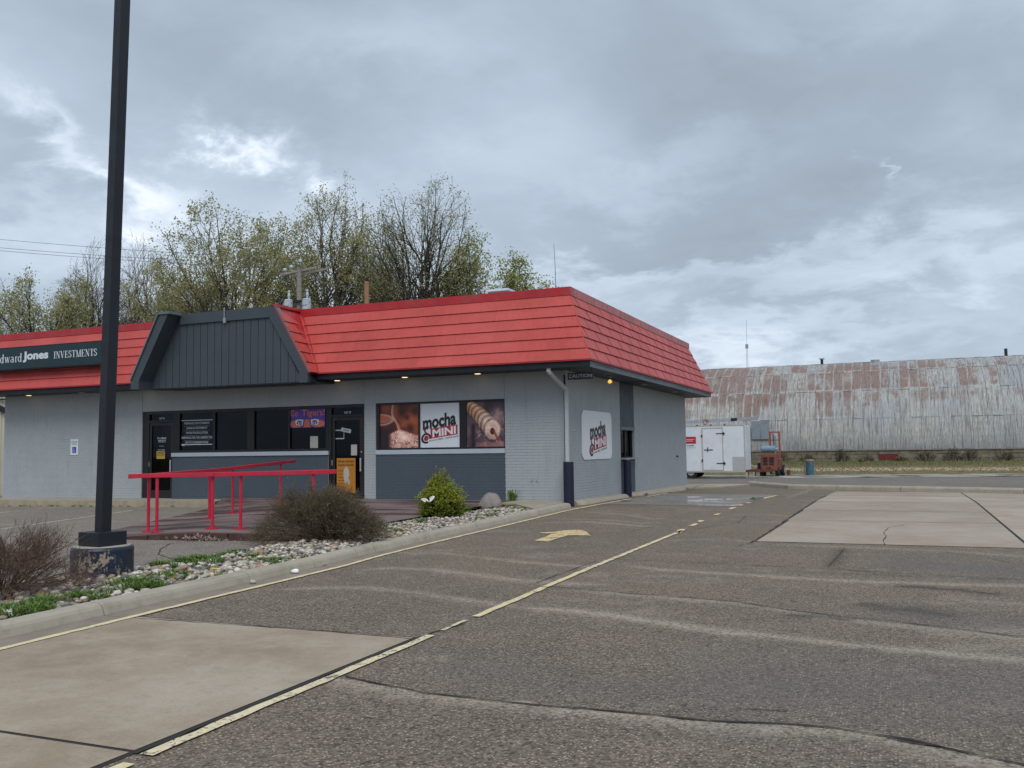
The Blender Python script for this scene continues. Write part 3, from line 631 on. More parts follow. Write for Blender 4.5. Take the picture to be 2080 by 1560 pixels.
# kerb blocks hugging the side wall
WB = lambda y: .12-.0102*y
def side_kerb(y0, y1):
    ys = [y0, y0+.04, y0+.15]+list(np.linspace(y0+.5, y1-.5, 8))+[y1-.15, y1-.04, y1]
    mb = MB(); n = 7
    for y in ys:
        e = min(y-y0, y1-y); k = 1-.5*math.exp(-e/.10); G = gz(.3, y); t = WB(y)+.012
        for o, z in ((.012, G-.02), (.012, t), (.20*k+.02, t-.004), (.27*k+.02, t-.03), (.31*k+.02, t-.075), (.335*k+.02, G+.01), (.335*k+.02, G-.02)): mb.v.append((o, y, z if z < t-.05 or o < .05 else t+(z-t)-.04*(1-k)))
    for i in range(len(ys)-1):
        for j in range(n-1): mb.f.append((i*n+j, i*n+j+1, (i+1)*n+j+1, (i+1)*n+j))
    mb.f.append(tuple(range(n))); mb.f.append(tuple((len(ys)-1)*n+j for j in range(n))); return mb.build('kerb', 'curb', kind='structure')
side_kerb(.25, 4.75); side_kerb(5.3, 14.6)
# street kerb
KPATH = [(1.85, 17.25), (2.6, 15.9), (3.86, 13.6), (5.6, 12.66), (7.7, 11.53), (11.12, 9.68), (14.6, 7.8), (30, -.6)]
for a, b in zip(KPATH[:-1], KPATH[1:]):
    d = Vector((b[0]-a[0], b[1]-a[1], 0)).normalized(); nr = Vector((-d.y, d.x, 0)); P = []
    A = Vector((a[0], a[1], 0))+d*.01; B = Vector((b[0], b[1], 0))-d*.01
    if nr.y < 0: nr = -nr
    prof = [(0, -.02), (.02, .10), (.05, .145), (.10, .16), (.26, .16), (.28, -.02)]; mb = MB()
    for Q in (A, B):
        for o, z in prof: q = Q+nr*o; mb.v.append((q.x, q.y, gz(Q.x, Q.y)+z))
    for j in range(5): mb.f.append((j, j+1, 7+j, 6+j))
    mb.f += [tuple(range(6)), tuple(range(6, 12))]; mb.build('kerb', 'curb', kind='structure')
sheet('pavement_apron', [(-.9, 14.3), (.35, 14.4), (.5, 13.0), (1.1, 13.9), (1.55, 15.3), (2.1, 17.2), (-1.2, 17.3)], .055, 'sidewalk', thick=.06)

# walk along the front wall
def walkz(x): return .128+.0044*x
def slab_poly(name, P, zf, m, drop=.35, nx=1):
    mb = MB(); n = len(P); mb.v = [(x, y, zf(x, y)) for x, y in P]+[(x, y, zf(x, y)-drop) for x, y in P]
    mb.f = [tuple(range(n))]+[(i, (i+1) % n, n+(i+1) % n, n+i) for i in range(n)]; return mb.build(name, m, kind='structure')
for x0, x1 in ((-24.5, -21.01), (-21, -18.21), (-18.2, -15.21), (-15.2, -12.61)):
    slab_poly('pavement', [(x0, -1.22), (x1, -1.22), (x1, .0), (x0, .0)], lambda x, y: walkz(x), 'sidewalk')
slab_poly('pavement', [(-12.6, -1.22), (-10.06, -1.22), (-10.66, 0), (-12.6, 0)], lambda x, y: walkz(x), 'sidewalk')
slab_poly('pavement', [(-1.45, -.0), (-1.45, -1.05), (-.9, -1.3), (-.2, -2.3), (fx(-2.9)-.19, -2.9), (fx(-2.3)-.19, -2.3), (fx(-1.5)-.19, -1.5), (fx(-.7)-.19, -.7), (.02, -.6), (.02, 0)], lambda x, y: .122, 'sidewalk')
# brown-stained ramp and landing
RA, RB, RC, RD = np.array((-5.75, -9.85)), np.array((-1.0, -9.42)), np.array((-1.46, -.0)), np.array((-10.65, -.0))
def rampz(x, y):
    d = ((x-RA[0])*(RD[1]-RA[1])-(y-RA[1])*(RD[0]-RA[0]))/np.linalg.norm(RD-RA)
    t = min(1, max(0, d/2.6)); t = t*t*(3-2*t); hi = .098+.0032*(y+9.4)-.001*max(0, -x-6); w = min(1, max(0, (y+1.6)/1.0)); t = t+(1-t)*w
    return (gz(x, y)+.006)*(1-t)+hi*t
mb = MB(); NX, NY = 20, 20
for j in range(NY+1):
    for i in range(NX+1):
        s, t = i/NX, j/NY; p = (RA*(1-s)+RB*s)*(1-t)+(RD*(1-s)+RC*s)*t; mb.v.append((p[0], p[1], rampz(*p)))
mb.f = [(j*(NX+1)+i, j*(NX+1)+i+1, (j+1)*(NX+1)+i+1, (j+1)*(NX+1)+i) for j in range(NY) for i in range(NX)]
mb.build('ramp', 'stained_concrete', kind='structure')
for k in range(3):
    s0, s1 = k/3+.002, (k+1)/3-.002; mb = MB(); m_ = 6
    for i in range(m_+1):
        s = s0+(s1-s0)*i/m_; p = RA*(1-s)+RB*s
        for dy, z in ((0., rampz(*p)+.002), (-.03, rampz(*p)), (-.035, gz(*p)-.03)): mb.v.append((p[0], p[1]+dy, z))
    for i in range(m_):
        for j in range(2): mb.f.append((i*3+j, i*3+j+1, (i+1)*3+j+1, (i+1)*3+j))
    mb.build('ramp_edge', 'ramp_edge', kind='structure')

# ------------------------------------------------------------------ planting bed: soil, stones, weeds
def bedl(y): return float(np.interp(y, [-23, -16, -14, -12.3, -10.4, -9.4, -6.9, -5.6, -2.6, -1.3], [-1.2, -1.0, -.92, -.86, -.92, -1.05, -1.32, -1.3, -1.15, -.85]))
def bedr(y): return fx(y)-.2
mb = MB(); ys = list(np.linspace(-23, -1.3, 60))
for y in ys:
    for t in (0, .5, 1): x = bedl(y)*(1-t)+bedr(y)*t; mb.v.append((x, y, (.075 if t == .5 else (.03 if t == 0 else .07))))
for i in range(len(ys)-1):
    for j in range(2): mb.f.append((i*3+j, i*3+j+1, (i+1)*3+j+1, (i+1)*3+j))
bed = mb.build('planting_bed', 'soil', kind='structure')
def ico(sub):
    bm = bmesh.new(); bmesh.ops.create_icosphere(bm, subdivisions=sub, radius=1); V = np.array([v.co[:] for v in bm.verts]); F = np.array([[v.index for v in f.verts] for f in bm.faces]); bm.free(); return V, F
IV, IF = ico(1); IV2, IF2 = ico(2)
def stone_variant(r, V, amp=.18):
    k = r.normal(size=(5, 3)); ph = r.uniform(0, 6, 5); s = 1+sum(amp/5*2*np.sin(V@k[i]*1.6+ph[i]) for i in range(5)); return V*s[:, None]*np.array([1, r.uniform(.62, .95), r.uniform(.42, .68)])
VAR = [stone_variant(RNG, IV) for _ in range(10)]; VAR2 = [stone_variant(RNG, IV2) for _ in range(8)]
pts = []
tries = 0
while len(pts) < 6200 and tries < 60000:
    tries += 1; y = random.uniform(-19.5, -1.5); l, r_ = bedl(y), bedr(y); x = random.uniform(l-.03, r_-.02)
    if y > -9.5 and random.random() < .12: continue
    if math.hypot(x-.20, y+5.2+.9) < 0: continue
    sc = random.choice((.026, .032, .04, .05)) if y < -8 else random.choice((.026, .034, .042)); sc *= random.uniform(.8, 1.2)
    pts.append((x, y, .062+random.uniform(0, .03)-.03*max(0, 1-(x-l)/.3), sc))
pts.sort(key=lambda p: math.hypot(p[0]-CAM[0], p[1]-CAM[1])-p[3]*120)
inview = [p for p in pts if -15.9-p[0]*.0 < p[1]]
front_set = sorted([p for p in pts if p[1] > -16.6], key=lambda p: (math.hypot(p[0]-CAM[0], p[1]-CAM[1])/p[3]))[:290]
fs = set(front_set); var_me = []
for k, V in enumerate(VAR2):
    me = bpy.data.meshes.new('stone'); me.from_pydata([tuple(v) for v in V], [], [tuple(int(i) for i in f) for f in IF2]); me.materials.append(MATS['river_stone']); me.polygons.foreach_set('use_smooth', [True]*len(me.polygons))
    a = me.attributes.new('tone', 'FLOAT', 'POINT'); a.data.foreach_set('value', [k*.37 % 1]*len(V)); var_me.append(me)
for p in front_set:
    o = bpy.data.objects.new('stone', random.choice(var_me)); COL.objects.link(o); o.parent = bed; o.location = p[:3]; o.scale = (p[3],)*3; o.rotation_euler = (random.uniform(-.4, .4), random.uniform(-.4, .4), random.uniform(0, 6.3))
VV = []; FF = []; TT = []; k = 0
for p in pts:
    if p in fs: continue
    V = VAR[random.randrange(10)]; a = random.uniform(0, 6.28); c, s = math.cos(a), math.sin(a); t = random.uniform(-.4, .4)
    R = np.array([[c, -s, 0], [s, c, 0], [0, 0, 1]])@np.array([[1, 0, 0], [0, math.cos(t), -math.sin(t)], [0, math.sin(t), math.cos(t)]])
    VV.append((V@R.T)*p[3]+np.array(p[:3])); FF.append(IF+k); k += len(V); TT.append(np.full(len(V), random.random()))
arrays('river_stones', np.concatenate(VV), np.concatenate(FF), 'river_stone', bed, 'stuff', np.concatenate(TT), True)

def tuft(cx, cy, cz, r, h, n, rng, w=.008):   # blades / leafy rosettes
    P = []; F = []; T = []
    for i in range(n):
        a = rng.uniform(0, 6.28); rr = r*math.sqrt(rng.random())*.6; bx_, by_ = cx+rr*math.cos(a), cy+rr*math.sin(a); l = h*rng.uniform(.5, 1.1); o = rng.uniform(.3, 1.0)*r
        d = np.array([math.cos(a), math.sin(a), 0]); q = np.array([-d[1], d[0], 0])*w*rng.uniform(.7, 1.6); b0 = np.array([bx_, by_, cz]); m1 = b0+d*o*.45+np.array([0, 0, l*.75]); t1 = b0+d*o+np.array([0, 0, l*rng.uniform(.5, 1.0)])
        k = len(P); P += [b0-q*.5, b0+q*.5, m1+q, m1-q, t1+q*.15, t1-q*.15]; F += [(k, k+1, k+2, k+3), (k+3, k+2, k+4, k+5)]; T += [rng.random()]*6
    return P, F, T
def weed_patch(name, spots, rng, label=None):
    P = []; F = []; T = []
    for (x, y, z, r, h, n, w) in spots:
        p, f, t = tuft(x, y, z, r, h, n, rng, w); k = len(P); P += p; F += [tuple(i+k for i in q) for q in f]; T += t
    return arrays(name, P, F, 'leaf_weed', None, 'stuff', T)
wr = np.random.default_rng(11); spots = []
WPX = [(15, 1235, .16), (60, 1240, .22), (85, 1228, .22), (75, 1245, .15), (185, 1210, .16), (200, 1217, .15), (210, 1205, .14), (175, 1190, .06), (255, 1187, .22), (275, 1190, .2), (305, 1192, .18), (230, 1185, .12), (265, 1194, .15), (320, 1150, .14), (340, 1146, .16), (365, 1145, .15), (385, 1142, .22), (400, 1140, .22), (420, 1143, .18), (372, 1162, .12), (355, 1168, .1), (325, 1171, .12), (345, 1175, .1), (316, 1192, .16), (395, 1170, .08), (430, 1172, .08), (415, 1177, .1), (484, 1122, .12), (514, 1132, .14), (495, 1142, .1), (530, 1140, .1), (570, 1138, .14), (560, 1144, .14), (605, 1134, .09), (640, 1125, .05), (440, 1131, .12), (455, 1127, .1), (785, 1067, .13), (793, 1070, .1), (815, 1080, .1), (808, 1077, .09), (840, 1062, .1), (847, 1060, .12), (852, 1057, .11), (950, 1036, .16), (960, 1033, .16), (970, 1030, .15), (1005, 1040, .12), (1000, 1034, .14), (1010, 1046, .10), (975, 1052, .08), (985, 1048, .1), (965, 1056, .1), (1035, 1030, .12), (1045, 1034, .12), (1055, 1038, .08), (1070, 1032, .08), (1024, 1028, .12), (945, 1042, .12), (828, 1072, .08)]
for px, py, r in WPX:
    p = at(px, py, .08)
    for q in range(3): spots.append((p[0]+wr.normal()*.06, p[1]+wr.normal()*.12, .062, r*.75, r*.42+.02, int(34*r/.12), .006))
weed_patch('weeds', spots, wr)
p = at(1043, 1017, .1); sp2 = [(-1.45+.0, -.12, .12, .16, .34, 26, .016)]
o = weed_patch('broadleaf_weed', sp2, wr); del o['kind']; tag(o, 'single leafy green weed growing against the light grey wall', 'weed')
sp3 = []
for px, py in ((1382, 992), (1388, 991), (1396, 991), (1403, 990), (1412, 989), (1421, 990), (1532, 1015), (1300, 1006), (1376, 994)): p = at(px, py); sp3.append((max(.34, p[0]), p[1], p[2]+.005, .16, .07, 30, .008))
for i in range(26): x = random.uniform(-19.5, -11.5); sp3.append((x, -1.27, gz(x, -1.3), .09, .07, 9, .006))
weed_patch('kerbside_weeds', sp3, wr)
# dandelion
p = at(435, 1168, .1); mb = MB()
dd = thing('dandelion', 'single yellow dandelion flower among the stones by the kerb', 'flower', (p[0], p[1], .06))
MB().tube([(p[0], p[1], .06), (p[0], p[1], .16)], .004, 5).build('stem', 'weed_green', dd)
mb = MB()
for i in range(22):
    a = i/22*2*PI; r = .034*(1 if i % 2 else .7); mb.poly([(p[0], p[1], .158), (p[0]+r*math.cos(a-.2), p[1]+r*math.sin(a-.2), .172), (p[0]+r*math.cos(a+.2), p[1]+r*math.sin(a+.2), .172)])
mb.build('petals', 'dandelion', dd)
# stones that rolled into the gutter
for px, py, s, lab in ((514, 1187, .040, 'small pale pebble lying in the gutter, nearer one'), (600, 1166, .052, 'larger white pebble lying in the gutter beside a kerb joint')):
    p = at(px, py); V = VAR2[3 if s < .05 else 5]*s; o = arrays('pebble', V+np.array([p[0], p[1], .01+s*.45]), IF2, 'litter_white' if s > .05 else 'paper', tone=np.zeros(len(V)), smooth=True); tag(o, lab, 'pebble', 'pebbles in the gutter')
# boulder
p = at(1000, 1030, .1); r = np.random.default_rng(21); V, F = ico(4); k1 = r.normal(size=(8, 3)); ph = r.uniform(0, 6, 8)
s = 1+sum(.035*np.sin(V@k1[i]*1.8+ph[i]) for i in range(8)); V2 = V*s[:, None]*np.array([.29, .24, .30])*(1-.22*np.clip(V[:, 2:3], 0, 1)*np.array([[1, 1, 0]])); V2[:, 2] *= np.where(V[:, 2] > 0, 1.05, .6); V2[:, 0] += .10*V2[:, 2]
o = arrays('boulder', V2+np.array([-1.22, -2.0, .13]), F, 'boulder', smooth=True); tag(o, 'large rounded grey-pink boulder at the end of the stone bed', 'boulder')
# dead leaves blown against the ramp edge
p0 = at(412, 1097); r = np.random.default_rng(5); C = np.stack([p0[0]+r.normal(size=900)*.28, p0[1]-.05+r.normal(size=900)*.10, np.abs(r.normal(size=900))*.03+.005], 1); C[:, 2] *= np.exp(-((C[:, 0]-p0[0])/.4)**2)
V, F = leaves(C, .05, r); o = arrays('dead_leaves', V, F, 'dead_leaf', kind='stuff')

# ================================================================== THE SHOP BUILDING
HZ, SZ, EZ, RZ = 2.753, 3.42, 3.576, 5.483
_m, _b, _p = new_mat('clear_glass', .02, 0, .5)
_t = _b.n('ShaderNodeBsdfTransparent'); _t.inputs[0].default_value = (.22, .23, .24, 1); _g = _b.n('ShaderNodeBsdfGlossy'); _g.inputs['Roughness'].default_value = .02; _g.inputs[0].default_value = (.40, .43, .48, 1)
_f = _b.n('ShaderNodeFresnel'); _f.inputs[0].default_value = 1.45; _x = _b.n('ShaderNodeMixShader'); _o = [x for x in _b.N if x.type == 'OUTPUT_MATERIAL'][0]
_b.L.new(_f.outputs[0], _x.inputs[0]); _b.L.new(_t.outputs[0], _x.inputs[1]); _b.L.new(_g.outputs[0], _x.inputs[2]); _b.L.new(_x.outputs[0], _o.inputs[0])
BLD = thing('commercial_building', 'grey painted brick shop building with red mansard roof and dark gable', 'building', (-10, 0, 0))
FRONT_L = [(-20, -13.955, -.25, SZ), (-13.945, -5.925, HZ, SZ), (-5.92, -5.557, .0, SZ), (-5.553, -1.69, HZ, SZ), (-1.684, -.0, -.1, SZ)]
FRONT_D = [(-12.735, -7.11, .0, 1.345), (-5.55, -1.69, .0, 1.335)]
SIDE_L = [(.0, 4.86, -.15, SZ), (6.45, 14.12, -.25, SZ)]; SIDE_D = [(4.87, 6.44, -.1, 1.09), (4.87, 6.44, 2.08, SZ)]
mb = MB()
for a, b, z0, z1 in FRONT_L+FRONT_D[:]: mb.box((a, .004, z0), (b, .20, z1))
mb.build('wall', 'wall_paint', BLD)
mb = MB()
for a, b, z0, z1 in FRONT_D: mb.box((a+.002, .0, z0), (b-.002, .15, z1-.002))
mb.build('wall', 'wall_paint_dark', BLD)
mb = MB()
for a, b, z0, z1 in SIDE_L: mb.box((-.20, a+(.2 if a == 0 else 0), z0), (-.004, b, z1))
mb.build('wall', 'wall_paint', BLD); box('back_wall', (-20, 13.92, -.3), (-.202, 14.12, SZ), 'wall_paint', BLD); box('end_wall', (-20, .2, -.3), (-19.8, 13.9, SZ), 'wall_paint', BLD)
mb = MB()
for a, b, z0, z1 in SIDE_D: mb.box((-.20, a, z0), (-.004, b, z1))
mb.build('wall', 'wall_paint_dark', BLD)
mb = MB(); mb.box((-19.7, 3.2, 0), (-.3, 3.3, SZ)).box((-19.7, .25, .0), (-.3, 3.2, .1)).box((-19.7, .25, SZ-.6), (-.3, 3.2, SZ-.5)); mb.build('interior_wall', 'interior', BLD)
# bricks
ALLB = []
def bricks(reg, frame, m, dz=.075, bl=.305):
    for u0, u1, z0, z1 in reg:
        k = int(math.floor(z0/dz)); z = k*dz
        while z < z1-.01:
            a, b = max(z, z0)+.0045, min(z+dz, z1)-.0045
            if b-a > .02:
                off = (bl/2 if k % 2 else 0); i = math.floor((u0-off)/bl)
                while i*bl+off < u1:
                    s0, s1 = max(i*bl+off, u0)+.0018, min((i+1)*bl+off, u1)-.0018
                    if s1-s0 > .03: ALLB.append((s0, s1, a, b, frame, m))
                    i += 1
            z += dz; k += 1
bricks(FRONT_L, 'f', 'wall_paint'); bricks(FRONT_D, 'f', 'wall_paint_dark'); bricks(SIDE_L, 's', 'wall_paint'); bricks(SIDE_D, 's', 'wall_paint_dark')
def bdist(q):
    u = (q[0]+q[1])/2; P = (u, 0, q[2]) if q[4] == 'f' else (0, u, q[2]); d = math.dist(P, CAM); full = q[1]-q[0] > .28 and q[3]-q[2] > .06
    vis = q[2] > .2 and (P[0] < -.25 or q[4] == 's'); ang = abs((CAM[1] if q[4] == 'f' else CAM[0]))/d; return (0 if full and vis else 1, -ang/d/d)
ALLB.sort(key=bdist); NEARB, FARB = ALLB[:290], ALLB[290:]
BMESH = {}
for q in NEARB:
    key = (q[4], q[5]); L, H = .3014, .066
    if key not in BMESH:
        x = MB(); x.box((-L/2, -.0055, -H/2), (L/2, .006, H/2)) if q[4] == 'f' else x.box((-.006, -L/2, -H/2), (.0055, L/2, H/2))
        me = bpy.data.meshes.new('brick'); me.from_pydata(x.v, [], x.f); me.materials.append(MATS[q[5]]); BMESH[key] = me
    o = bpy.data.objects.new('brick', BMESH[key]); COL.objects.link(o); o.parent = BLD; u, z = (q[0]+q[1])/2, (q[2]+q[3])/2; j = random.uniform(-.0015, .0015)
    o.location = (u+10, j, z) if q[4] == 'f' else (10+j, u, z)
for mname in ('wall_paint', 'wall_paint_dark'):
    mb = MB()
    for q in FARB:
        if q[5] != mname: continue
        j = random.uniform(-.0015, .0015)
        if q[4] == 'f': mb.box((q[0], -.0055+j, q[2]), (q[1], .006, q[3]))
        else: mb.box((-.006, q[0], q[2]), (.0055+j, q[1], q[3]))
    mb.build('brickwork', mname, BLD, 'stuff')
# sills
box('sill', (-12.745, -.045, 1.347), (-7.09, .19, 1.462), 'sill_paint', BLD, .004); box('sill', (-5.553, -.03, 1.34), (-1.688, .19, 1.462), 'sill_paint', BLD, .004)
# --- shop front: two doors and four windows
mb = MB(); Y0, Y1 = .03, .13
def fb(x0, x1, z0, z1, y0=Y0, y1=Y1): mb.box((x0, y0, z0), (x1, y1, z1))
fb(-13.945, -5.925, 2.66, HZ-.002); fb(-13.945, -13.70, .06, 2.655); fb(-12.735, -12.49, 1.465, 2.655)
for a, b in ((-11.235, -11.135), (-9.945, -9.695), (-8.495, -8.435)): fb(a, b, 1.54, 2.655)
fb(-12.485, -7.205, 1.465, 1.535); fb(-7.205, -7.115, 1.465, 2.655); fb(-7.11, -7.02, .10, 2.655); fb(-5.99, -5.925, .10, 2.655); fb(-13.70, -12.74, 2.41, 2.47); fb(-7.015, -5.995, 2.41, 2.47)
wf = mb.build('window_frame', 'frame_dark', BLD)
for a, b in ((-12.485, -11.24), (-11.13, -9.95), (-9.69, -8.50), (-8.43, -7.21)): box('pane', (a, .08, 1.54), (b, .088, 2.655), 'clear_glass', wf)
for a, b in ((-13.695, -12.745), (-7.01, -6.0)): box('pane', (a, .08, 2.475), (b, .088, 2.655), 'clear_glass', wf)
for a, b in ((-12.47, -11.25), (-11.12, -9.96), (-9.68, -8.51)): box('blind', (a, .16, 2.43), (b, .17, 2.70), 'blind', BLD)
def door(x0, x1, zb, hx):
    mb = MB(); mb.box((x0, .045, zb), (x0+.09, .115, 2.40)).box((x1-.10, .045, zb), (x1, .115, 2.40)).box((x0+.09, .045, 2.31), (x1-.10, .115, 2.40)).box((x0+.09, .045, zb), (x1-.10, .115, zb+.24))
    d = mb.build('door', 'door_metal', BLD); box('pane', (x0+.09, .075, zb+.24), (x1-.10, .083, 2.31), 'clear_glass', d)
    h = MB(); h.box((hx-.022, -.025, .88), (hx+.022, -.005, 1.25)).box((hx-.01, -.005, .90), (hx+.01, .045, .92)).box((hx-.01, -.005, 1.21), (hx+.01, .045, 1.23)).build('handle', 'steel_handle', d, bevel=.004)
    MB().tube([(hx, .045, 1.42), (hx, .03, 1.42)], .018, 10).build('lock', 'steel_handle', d); box('hinge', (x0-.012, .035, 1.05), (x0+.005, .047, 1.2), 'steel_handle', d); return d
D1 = door(-13.69, -12.75, .085, -12.80); D2 = door(-7.0, -6.0, .13, -6.04)
box('threshold', (-13.945, -.02, .06), (-12.74, .2, .083), 'galv', BLD); box('threshold', (-7.01, -.02, .09), (-5.93, .2, .126), 'galv', BLD)
def text(s, x0, x1, z0, z1, m, parent, y, bold=0., name='lettering', fr=None, spacing=1.):
    V, F = fit_text(s, x0, x1, z0, z1, bold, spacing=spacing); return place2d(V, F, name, m, fr or front(y), parent, .002)
def printed(x0, x1, z0, z1, m, parent, y, name='print', fr=None):
    V, F = rect(x0, z0, x1, z1); return place2d(V, F, name, m, fr or front(y), parent, .001)
text('127 A', -13.33, -13.12, 2.50, 2.56, 'sign_letter', D1, .074, .02); text('127 D', -6.62, -6.40, 2.50, 2.56, 'sign_letter', D2, .074, .02)
text('Edward', -13.40, -13.23, 1.90, 1.955, 'sign_letter', D1, .072, .0); text('Jones', -13.225, -13.05, 1.89, 1.955, 'sign_letter', D1, .072, .03); printed(-13.38, -13.06, 1.852, 1.866, 'sign_letter', D1, .072)
text('INVESTMENTS', -13.37, -13.08, 1.79, 1.825, 'sign_letter', D1, .072); 
for i, (a, b, z) in enumerate(((-13.31, -13.14, 1.66), (-13.37, -13.09, 1.55), (-13.35, -13.10, 1.49))): text(('Kyle Hansen', 'Financial Advisor', '507-373-6110')[i], a, b, z, z+.03, 'sign_letter', D1, .072)
def paper(x0, x1, z0, z1, y, m, label, cat='notice', rot=0, group=None):
    cx, cz = (x0+x1)/2, (z0+z1)/2; c, s = math.cos(rot), math.sin(rot); P = []
    for u, v in ((x0, z0), (x1, z0), (x1, z1), (x0, z1)): P.append((cx+(u-cx)*c-(v-cz)*s, y, cz+(u-cx)*s+(v-cz)*c))
    o = MB().prism(P, (0, -.002, 0)).build('notice', m); return tag(o, label, cat, group)
def pb(px0, px1, py0, py1, y=0.): a = on_y(px0, (py0+py1)/2, y); b = on_y(px1, (py0+py1)/2, y); m_ = (px0+px1)/2; return a[0], b[0], on_y(m_, py1, y)[2], on_y(m_, py0, y)[2]
a = pb(318, 335, 916, 932, .07); n1 = paper(*a, .072, 'paper_yellow', 'small yellow notice taped to the glass of the left door'); text('ENTRANCE', a[0]+.03, a[1]-.03, a[3]-.09, a[3]-.03, 'black_print', n1, .069); text('DOOR CLOSED', a[0]+.03, a[1]-.03, a[3]-.15, a[3]-.11, 'black_print', n1, .069)
a = pb(693, 713, 868, 878, .07); n2 = paper(a[0], a[1], a[2], a[3]-.03, .072, 'grey_print', 'small tilted grey tag near the top of the right door', rot=-.2); 
V, F = fit_text('OPEN', a[0]+.06, a[1]-.06, a[2]+.03, a[3]-.06, .02); cx, cz = (a[0]+a[1])/2, (a[2]+a[3]-.03)/2
place2d([(cx+(u-cx)*math.cos(-.2)-(v-cz)*math.sin(-.2), cz+(u-cx)*math.sin(-.2)+(v-cz)*math.cos(-.2)) for u, v in V], F, 'lettering', 'black_print', front(.0695), n2, .001)
a = pb(680, 699, 873, 892, .07); mb = MB(); mb.box((a[0], .069, a[3]-.03), (a[1], .073, a[3])).box((a[0], .069, a[2]), (a[1], .073, a[2]+.03)).box((a[1]-.015, .069, a[2]+.03), (a[1], .073, a[3]-.03)); tag(mb.build('sticker', 'grey_print'), 'outline sticker with two pale bars on the right door glass', 'sticker')
a = pb(713, 725, 903, 925, .06); n3 = paper(*a, .065, 'paper', 'white sheet taped beside the handle of the right door')
for i in range(5): printed(a[0]+.02, a[1]-.02-.03*(i % 2), a[3]-.06-.055*i, a[3]-.05-.055*i, 'grey_print', n3, .062)
a = pb(629.7, 645.6, 886, 910, .07); n4 = paper(*a, .078, 'paper', 'plain buff sheet in the lower right of the window under the purple banner')
a = pb(684, 722, 930.5, 1001, .04); PO = tag(MB().prism([(a[0], .044, a[2]), (a[1], .044, a[2]), (a[1], .044, a[3]), (a[0], .044, a[3])], (0, -.004, 0)).build('poster', 'poster_orange'), 'tall orange poster on the lower half of the right door', 'poster')
text('Ramen Noodle', a[0]+.05, a[1]-.05, a[3]-.12, a[3]-.05, 'rust_dark', PO, .039, .02); text('Ramen Noodle', a[0]+.05, a[1]-.05, a[3]-.22, a[3]-.15, 'rust_dark', PO, .039, .02)
for i in range(6): printed(a[0]+.04, a[0]+.24, a[3]-.36-.09*i, a[3]-.345-.09*i, 'rust_dark', PO, .039)
w_ = a[1]-a[0]; P = [(a[0]+w_*u, a[2]+(a[3]-a[2])*v) for u, v in ((.42, .30), (.36, .50), (.38, .66), (.46, .74), (.56, .75), (.66, .66), (.68, .5), (.62, .42), (.72, .30), (.66, .22), (.58, .34), (.5, .26))]
place2d(P, [tuple(range(len(P)))], 'print', 'paper', front(.038), PO, .001)
# window lettering, first window
x0, x1 = -12.47, -11.26; zt = on_y(397, 853, .07)[2]; zb_ = on_y(397, 903, .07)[2]
WL = thing('window_lettering', 'white lines of service names on the leftmost shop window', 'window lettering', (x0, .07, zb_)); printed(x0, x1, zt-.02, zt, 'sign_letter', WL, .076); printed(x0, x1, zb_-.01, zb_+.012, 'sign_letter', WL, .076)
for i, (s, wd) in enumerate((('PREPARING FOR RETIREMENT', .80), ('LIVING IN RETIREMENT', .66), ('PAYING FOR EDUCATION', .68), ('PREPARING FOR THE UNEXPECTED', .97), ('ESTATE CONSIDERATIONS', .72))):
    zc_ = zt-.02-(zt-zb_)*(.10+.195*i); c = (x0+x1)/2; w2 = (x1-x0)*wd/2; text(s, c-w2, c+w2, zc_-.036, zc_+.030, 'sign_letter', WL, .076, .004)
    if i: printed(c-.5, c+.5, zc_+.060, zc_+.064, 'grey_print', WL, .076)
text('W', x0+.03, x0+.15, 1.66, 1.73, 'sign_letter', WL, .076, .04)
# --- purple banner
a = pb(588, 660.5, 828.5, 868.5, .06); y = .062; BN = tag(MB().prism([(a[0], y, a[2]), (a[1], y, a[2]), (a[1], y, a[3]), (a[0], y, a[3])], (0, -.003, 0)).build('banner', 'purple_print'), 'purple banner with orange words and a pair of eyes in the shop window', 'banner')
w_, h_ = a[1]-a[0], a[3]-a[2]
text('Go', a[0]+.03*w_, a[0]+.24*w_, a[2]+.58*h_, a[2]+.90*h_, 'orange_print', BN, y-.004, .012); text('Tigers!', a[0]+.35*w_, a[0]+.99*w_, a[2]+.50*h_, a[2]+.92*h_, 'orange_print', BN, y-.004, .012)
def ell(cx, cy, rx, ry, n=20, a0=0, a1=2*PI): return [(a[0]+w_*(cx+rx*math.cos(a0+(a1-a0)*i/(n-1))), a[2]+h_*(cy+ry*math.sin(a0+(a1-a0)*i/(n-1)))) for i in range(n)]
for cx, sg in ((.26, 1), (.74, -1)):
    P = ell(cx-.06*sg, .20, .19, .19); place2d(P, [tuple(range(len(P)))], 'print', 'orange_print', front(y-.004), BN, .001)
P = [(a[0]+w_*u, a[2]+h_*v) for u, v in ((.40, .02), (.60, .02), (.56, .42), (.44, .42))]; place2d(P, [(0, 1, 2, 3)], 'print', 'orange_print', front(y-.0045), BN, .001)
